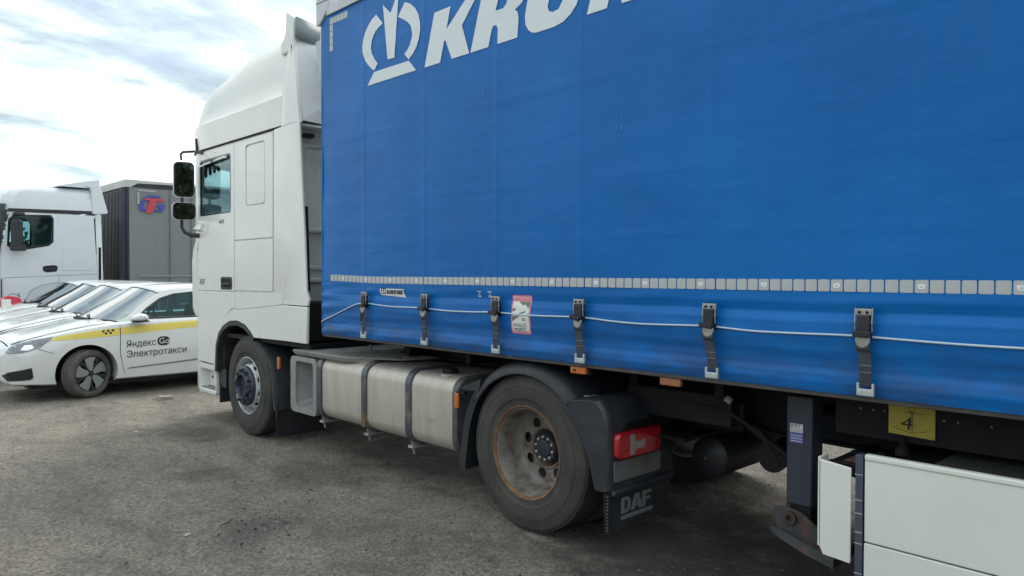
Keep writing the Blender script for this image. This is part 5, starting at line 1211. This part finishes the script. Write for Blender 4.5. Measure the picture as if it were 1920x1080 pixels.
# ================================================================== white lorry in the background
YA = 18.0
ac = root('lorry_cab', (1.1, YA+1.25, 0), 'white lorry cab with dark band under its roof, behind the row of taxis', 'truck')
ya, yb = YA+.03, YA+2.47
ring_a = lambda z, f, s_=0: [(2.24, ya+s_, z), (.15, ya+s_, z), (-.02+f, ya+.10+s_, z), (-.10+f, ya+.35, z), (-.13+f, ya+1.2, z), (-.10+f, yb-.35, z), (-.02+f, yb-.10-s_, z), (.15, yb-s_, z), (2.24, yb-s_, z)]
def shell_(name, m, lv, skip=None, **kw):
    rg = [ring_a(*l) for l in lv]; n = 9; vs = [p for r in rg for p in r]; fs = []
    for i in range(len(lv)-1):
        for k in range(n):
            if skip and skip(i, k): continue
            a = i*n+k; b = i*n+(k+1) % n; fs.append((a, b, b+n, a+n))
    fs.append(tuple(range((len(lv)-1)*n, len(lv)*n))); return MB().add(vs, fs).build(name, m, **kw)
shell_('cab_body', WHITE2, [(.9, 0), (1.4, 0), (2.2, .0), (2.21, .0), (3.15, .10), (3.22, .11)], skip=lambda i, k: (i == 3 and k in (0, 2, 3, 4, 5, 7)) , solid=.03, auto=40)
wA = [(.40, 2.36), (.63, 2.35), (1.10, 2.44), (1.19, 2.52), (1.205, 3.08), (1.16, 3.145), (.42, 3.11), (.33, 3.02), (.30, 2.45)]
for y0, y1 in ((YA, YA+.03), (YA+2.47, YA+2.5)):
    poly('door', WHITE2, 'x' if False else 'y', [(.12, 1.60), (.14, 2.3), (.26, 3.0), (.32, 3.21), (1.335, 3.215), (1.355, 1.665), (1.0, 1.64)], y0, y1, [wA], bevel=.008)
    poly('window_seal', DARK2, 'y', [(.36, 2.31), (.65, 2.30), (1.13, 2.40), (1.235, 2.50), (1.245, 3.10), (1.18, 3.185), (.40, 3.15), (.28, 3.04), (.25, 2.38)], y0-.004, y1+.004, [wA], bevel=.004)
    MB().poly('y', wA, (y0+y1)/2-.002, (y0+y1)/2+.002).build('side_window', GLASS)
    poly('side_panel', WHITE2, 'y', [(1.345, 1.665), (1.338, 3.215), (2.15, 3.215), (2.22, 1.705), (1.8, 1.68)], y0, y1, bevel=.008)
poly('locker_door', WHITE2, 'y', rrect(1.43, 2.14, 1.79, 2.38, .03), YA-.008, YA-.001, bevel=.003)
poly('lower_fairing', WHITE2, 'y', [(.10, 1.585), (.10, .75), (.55, .75), (.60, 1.0), (.72, 1.27), (.95, 1.42), (1.25, 1.475), (1.345, 1.478), (1.345, 1.65), (.9, 1.625)], YA-.002, YA+.03, bevel=.006)
poly('wheel_arch_panel', WHITE2, 'y', [(1.355, 1.648), (1.355, 1.470), (1.6, 1.40), (1.8, 1.27), (1.92, 1.05), (2.22, 1.05), (2.22, 1.69)], YA-.002, YA+.03, bevel=.006)
MB().poly('y', [(.61, 1.0), (.73, 1.26), (.95, 1.41), (1.25, 1.465), (1.6, 1.39), (1.8, 1.25), (1.91, 1.04), (1.91, .9), (.6, .9)], YA+.006, YA+.025).build('arch_infill', mat('grey_arch_infill', (.56, .62, .66), .5))
poly('dark_roof_band', DARK2, 'y', [(.245, 3.225), (.27, 3.30), (2.11, 3.415), (2.115, 3.335)][0:1]+[(.30, 3.30), (2.11, 3.335+.0), (2.11, 3.25), (.25, 3.225)][0:3]+[(2.11, 3.245)], YA-.004, YA+.04, bevel=.004)
rg = []
for z, f, s_, rr2 in ((3.26, .12, .0, 0), (3.35, .12, 0, 0), (3.60, .20, .03, 0), (3.74, .34, .07, 0), (3.82, .52, .12, 0), (3.88, .95, .22, 0), (3.91, 1.4, .5, 0)):
    rg.append([(2.12, ya+s_-.02, z+.05), (.25+f*.85, ya+s_-.02, z), (.0+f, ya+.12+s_, z), (-.08+f, ya+.4+s_, z), (-.10+f, ya+1.22, z), (-.08+f, yb-.4-s_, z), (.0+f, yb-.12-s_, z), (.25+f*.85, yb-s_, z), (2.12, yb-s_, z+.05)])
MB().loft(rg).build('high_roof', WHITE2, auto=30)
poly('roof_side_fairing', WHITE2, 'y', [(2.12, 3.26), (2.09, 3.92), (1.95, 3.99), (2.30, 4.02), (2.49, 3.32), (2.44, 3.28)], YA-.01, YA+.05, bevel=.012)
mb = MB(); mb.loft([[(1.38, y, z-.04), (1.38, y, z-.02), (1.85, y, z+.10), (2.29, y, z+.19), (2.31, y, z+.02), (2.2, y, z-.04)] for y, z in ((ya-.0, 3.97), (ya+.4, 3.99), (yb-.4, 3.99), (yb, 3.97))]).build('roof_spoiler', WHITE2, auto=30)
poly('side_flap', REARW, 'y', [(2.25, 1.10), (2.19, 3.26), (2.33, 3.26), (2.38, 1.10)], YA+.02, YA+.05, bevel=.006)
box('rear_pipe', DARK, 2.26, 2.32, YA+.012, YA+.03, 1.1, 2.4, bevel=.006)
box('cab_back', DARK, 2.20, 2.26, YA+.06, YA+2.44, 1.0, 3.3)
poly('sun_visor', mat('smoked_visor', (.02, .05, .08), .2, coat=.5), 'y', [(-.35, 3.40), (.245, 3.41), (.20, 3.17), (-.2, 3.12)], YA+.02, YA+2.4, bevel=.01)
MB().add([(-.02, ya+.12, 2.22), (-.13, ya+1.22, 2.22), (-.02, yb-.12, 2.22), (.10, ya+.12, 3.14), (-.03, ya+1.22, 3.14), (.10, yb-.12, 3.14)], [(0, 1, 4, 3), (1, 2, 5, 4)]).build('windscreen', bpy.data.materials['light_screen_glass'])
box('far_side_lining', SEATG, 1.3, 2.15, YA+2.40, YA+2.44, 1.9, 3.15)
poly('screen_pillar', DARK2, 'y', [(.0, 2.2), (.10, 2.2), (.26, 3.22), (.14, 3.22)], YA+.0, YA+.12, bevel=.01)
poly('handle_recess', DARK2, 'y', smooth_poly([(.985, 1.87), (1.04, 1.905), (1.32, 1.93), (1.315, 1.79), (1.28, 1.755), (1.02, 1.735)], 1), YA-.008, YA-.001, bevel=.003)
box('door_handle', BLKP, 1.04, 1.30, YA-.024, YA-.008, 1.815, 1.85, bevel=.006)
e = bpy.data.objects.new('door_mirror', None); COL.objects.link(e); e.parent = ac; e.location = Vector((.42, YA-.22, 2.66))-ac.location
MB().loft([[(a*k, yv, b*k) for a, b in rrect(-.115, .115, -.33, .36, .06)] for yv, k in ((-.10, .85), (-.05, 1), (.06, 1), (.10, .9))]).build('mirror_housing', BLKP, e, loc=(0, 0, 0), auto=40)
MB().loft([[(a*k-.02, yv, b*k-.30) for a, b in rrect(-.13, .20, -.11, .06, .05)] for yv, k in ((-.12, .85), (-.05, 1), (.1, .9))]).build('lower_mirror', BLKP, e, loc=(0, 0, 0), auto=40)
MB().box(-.05, .16, -.06, .24, .46, .54).build('mirror_arm', BLKP, e, loc=(0, 0, 0), bevel=.02)
seat(1.35, YA+.62, 1.9, SEATM); 
for c_ in kids(ac):
    if c_.name.startswith('cab_seat'): c_.rotation_euler = (0, 0, R(90))
MB().lathe([(.22+.016*math.cos(t), .016*math.sin(t)) for t in [k*math.pi/4 for k in range(9)]], (.72, YA+.6, 2.38), 'x', 24).build('steering_wheel', DARK)
poly('dashboard', SEATM, 'y', [(.1, 2.1), (.1, 2.40), (.45, 2.42), (.62, 2.33), (.55, 2.1)], YA+.1, YA+2.4, bevel=.03)
box('marker_rod', BLKP, .115, .14, YA-.03, YA-.005, 1.02, 1.58, bevel=.003)
box('chassis', DARK, .4, 6.5, YA+.8, YA+1.7, .6, .95)
def yw(name, x, y, parent, ro=.51):
    q = plain_wheel(name, x, y, ro, parent); q.rotation_euler = (0, 0, R(90)); return q
for x in (1.25, 4.9):
    yw('wheel', x, YA+.05, ac); yw('wheel', x, YA+2.15, ac)
# grey trailer behind that cab
gt = root('grey_curtain_trailer', (9.5, YA+1.27, 0), 'grey curtain-sided semi-trailer with red and blue emblem, behind the white lorry cab', 'trailer')
vs = []; fs = []; nxx = 90; zz2 = [1.15, 1.5, 1.62, 1.9, 2.5, 3.2, 3.8, 4.04]
for z in zz2:
    for i in range(nxx+1):
        x = 2.97+13.5*i/nxx; vs.append((x, YA-.012+noise.noise((x*1.3, z*.35, 6))*.03+.012*math.sin(x*5.5)*(.5+.5*noise.noise((x, 1, 1))), z))
for j in range(len(zz2)-1):
    for i in range(nxx): a = j*(nxx+1)+i; fs.append((a, a+1, a+nxx+2, a+nxx+1))
link('side_curtain', mesh('side_curtain', vs, fs, False), GREYC, smooth=True)
box('trailer_box', mat('trailer_far_grey', (.25, .26, .27), .6), 3.05, 16.4, YA+.06, YA+2.5, 1.12, 4.0)
fw_ = box('front_wall', LEAD, 2.955, 3.04, YA+.0, YA+2.5, 1.15, 4.03, bevel=.01)
for k in range(18): box('wall_rib', LEAD, 2.915, 2.957, YA+.12+k*.13, YA+.175+k*.13, 1.18, 4.0, bevel=.008, parent=fw_)
box('corner_post', LEAD, 2.93, 3.0, YA-.03, YA+.06, 1.15, 4.035, bevel=.015)
poly('corner_cover', mat('dark_corner_cover', (.02, .025, .05), .3, coat=.3), 'y', [(2.78, 1.15), (2.96, 1.15), (2.96, 4.02), (2.80, 4.02)], YA+.02, YA+.05, bevel=.008)
WRF = mat('dirty_white_roof_edge', (.52, .53, .51), .5, dirt=.5, dcol=(.32, .33, .32), dscale=2)
box('roof_front_band', WRF, 2.90, 3.0, YA, YA+2.5, 4.035, 4.24, bevel=.015)
poly('roof_edge_band', WRF, 'y', [(2.88, 4.035), (3.04, 4.035), (3.22, 4.15), (4.14, 4.17), (16.4, 4.17), (16.4, 4.24), (3.02, 4.24), (2.94, 4.23)], YA-.03, YA+.03, bevel=.006)
poly('roof_dark_rail', LEAD, 'y', [(3.06, 4.045), (3.24, 4.145), (16.4, 4.16), (16.4, 4.045)], YA-.018, YA+.01, bevel=0)  # dark rail below the white roof edge band
box('roof_panel', WRF, 2.95, 16.4, YA+.03, YA+2.5, 4.18, 4.235)
def ydecal(name, m, pts, off): return MB().poly('y', pts, YA-.055-off, YA-.050-off).build(name, m)
ydecal('emblem_blue', BLUE_L, [(3.24, 3.50), (3.27, 3.62), (3.35, 3.76), (3.44, 3.835), (3.50, 3.85), (3.80, 3.85), (3.76, 3.795), (3.52, 3.79), (3.44, 3.74), (3.37, 3.62), (3.36, 3.51), (3.39, 3.47), (3.52, 3.47), (3.50, 3.41), (3.30, 3.41), (3.25, 3.44)], 0)
ydecal('emblem_blue', BLUE_L, [(3.62, 3.42), (3.84, 3.42), (3.92, 3.62), (3.74, 3.62), (3.70, 3.53), (3.78, 3.53), (3.76, 3.47), (3.64, 3.47)], 0)
ydecal('emblem_red', RED_L, [(3.37, 3.72), (3.39, 3.77), (3.91, 3.775), (3.88, 3.70), (3.69, 3.70), (3.57, 3.37), (3.40, 3.37), (3.52, 3.70)], .006)
for k in range(7): ydecal('tape_piece', TAPE, [(3.22+k*.065, 3.95), (3.27+k*.065, 3.95), (3.27+k*.065, 3.985), (3.22+k*.065, 3.985)], 0)
for k in range(5): ydecal('tape_piece', TAPE, [(3.20, 3.86-k*.065), (3.24, 3.86-k*.065), (3.24, 3.91-k*.065), (3.20, 3.91-k*.065)], 0)
DTAPE = mat('dull_tape', (.28, .29, .30), .5)
for k in range(46): ydecal('tape_piece', DTAPE, [(3.25+k*.065, 1.63), (3.302+k*.065, 1.63), (3.302+k*.065, 1.685), (3.25+k*.065, 1.685)], 0)
for x in (4.03, 4.62, 5.8, 7.2): box('curtain_pole_line', mat('seam_grey', (.13, .14, .15), .5), x, x+.02, YA-.052, YA-.03, 1.2, 4.03, bevel=.004)
box('chassis_beam', DARK, 3.5, 16.2, YA+.7, YA+.85, .85, 1.12); box('chassis_beam', DARK, 3.5, 16.2, YA+1.65, YA+1.8, .85, 1.12)
box('side_guard', STEEL, 8, 12, YA+.05, YA+.08, .5, .75)
for x in (12.4, 13.7, 15.0):
    yw('wheel', x, YA+.05, gt); yw('wheel', x, YA+2.15, gt)
# red and white plastic barrier by the lorry
br = root('plastic_barrier', (.17, 17.1, 0), 'small red plastic block with white panel standing before the white lorry, beyond the taxi bonnets', 'barrier')
RC = [(-.03, .10), (-.03, 1.10), (.03, 1.17), (.12, 1.19), (.26, 1.17), (.345, 1.12), (.36, 1.05), (.35, .10)]
poly('barrier_body', REDP, 'y', RC, 16.95, 17.25, bevel=.02)
poly('white_panel', STKW, 'y', [(-.04, .12), (-.04, 1.11), (.14, 1.11), (.14, .12)], 16.93, 16.96, bevel=.01)
MB().tube([(.32, 17.1, 1.1), (.325, 17.1, 1.26)], .008, 6).build('barrier_rod', DARK)
MB().tube([(.12, 17.1, 1.19), (.18, 17.1, 1.24), (.26, 17.1, 1.22), (.36, 17.1, 1.16)], .008, 6).build('barrier_wire', DARK)
# ================================================================== far tree belt, plus unseen trees added behind the camera to darken mirrors
rnd = random.Random(11); mb = MB()
for t in range(150):
    if t < 70: x = -70+t*3.2+rnd.uniform(-1, 1); y = 95+rnd.uniform(-6, 6); h = rnd.uniform(5.5, 8)
    else: an = R(150+(t-70)*2.0); x = 52*math.sin(an)+rnd.uniform(-2, 2); y = 52*math.cos(an)+rnd.uniform(-2, 2); h = rnd.uniform(5.5, 9)
    for k in range(170 if t < 70 else 420):
        a = rnd.random()*6.28; zf = rnd.random()**1.3; r = (2.4 if t < 70 else 3.0)*math.sqrt(rnd.random())*(1.05-zf*.7); s = rnd.uniform(.25, .5)
        c_ = Vector((x+r*math.cos(a), y+r*math.sin(a), .6+zf*h)); u_ = Vector((rnd.gauss(0, 1), rnd.gauss(0, 1), rnd.gauss(0, 1))).normalized(); v_ = u_.orthogonal().normalized()
        mb.add([c_+u_*s, c_+v_*s*.7, c_-u_*s, c_-v_*s*.7], [(0, 1, 2, 3)])
o = mb.build('tree_belt_and_added_ring', mat('far_foliage', (.045, .07, .035), .9, dirt=.7, dcol=(.08, .10, .05), dscale=.3), None, fix=False); o['kind'] = 'stuff'; o['label'] = 'distant belt of trees beyond the yard, plus unseen ring added to darken the mirrors'

# ================================================================== trailer added beyond, blocks light coming in under the blue one
nb = root('added_dark_trailer', (9.7, -5.0, 0), 'dark trailer added alongside to block light beneath the blue trailer', 'trailer')
box('added_trailer_side', mat('added_trailer_dark_green', (.03, .05, .045), .5), 8.45, 10.95, -11.5, 2.1, 1.15, 3.95, bevel=.03)
box('side_rail', DARK, 8.43, 8.45, -11.5, 2.1, 1.08, 1.15)
box('added_trailer_underrun_guard', DARK, 8.50, 8.54, -5.6, 1.0, .45, .85)
box('chassis_beam', DARK, 9.10, 9.25, -11.4, 2.0, .8, 1.15); box('chassis_beam', DARK, 10.15, 10.30, -11.4, 2.0, .8, 1.15)  # beams of the added trailer
box('added_trailer_pallet_box', DARK, 8.60, 10.80, -5.4, -1.6, .45, 1.1)
box('landing_leg', DARK, 8.70, 8.85, -.2, -.05, .1, 1.15); box('landing_leg', DARK, 10.55, 10.70, -.2, -.05, .1, 1.15)  # legs of the added trailer
for y in (-7.2, -8.5, -9.8):
    for x in (8.47, 10.60): plain_wheel('trailer_wheel', x, y, .52, nb)  # wheels of the added trailer
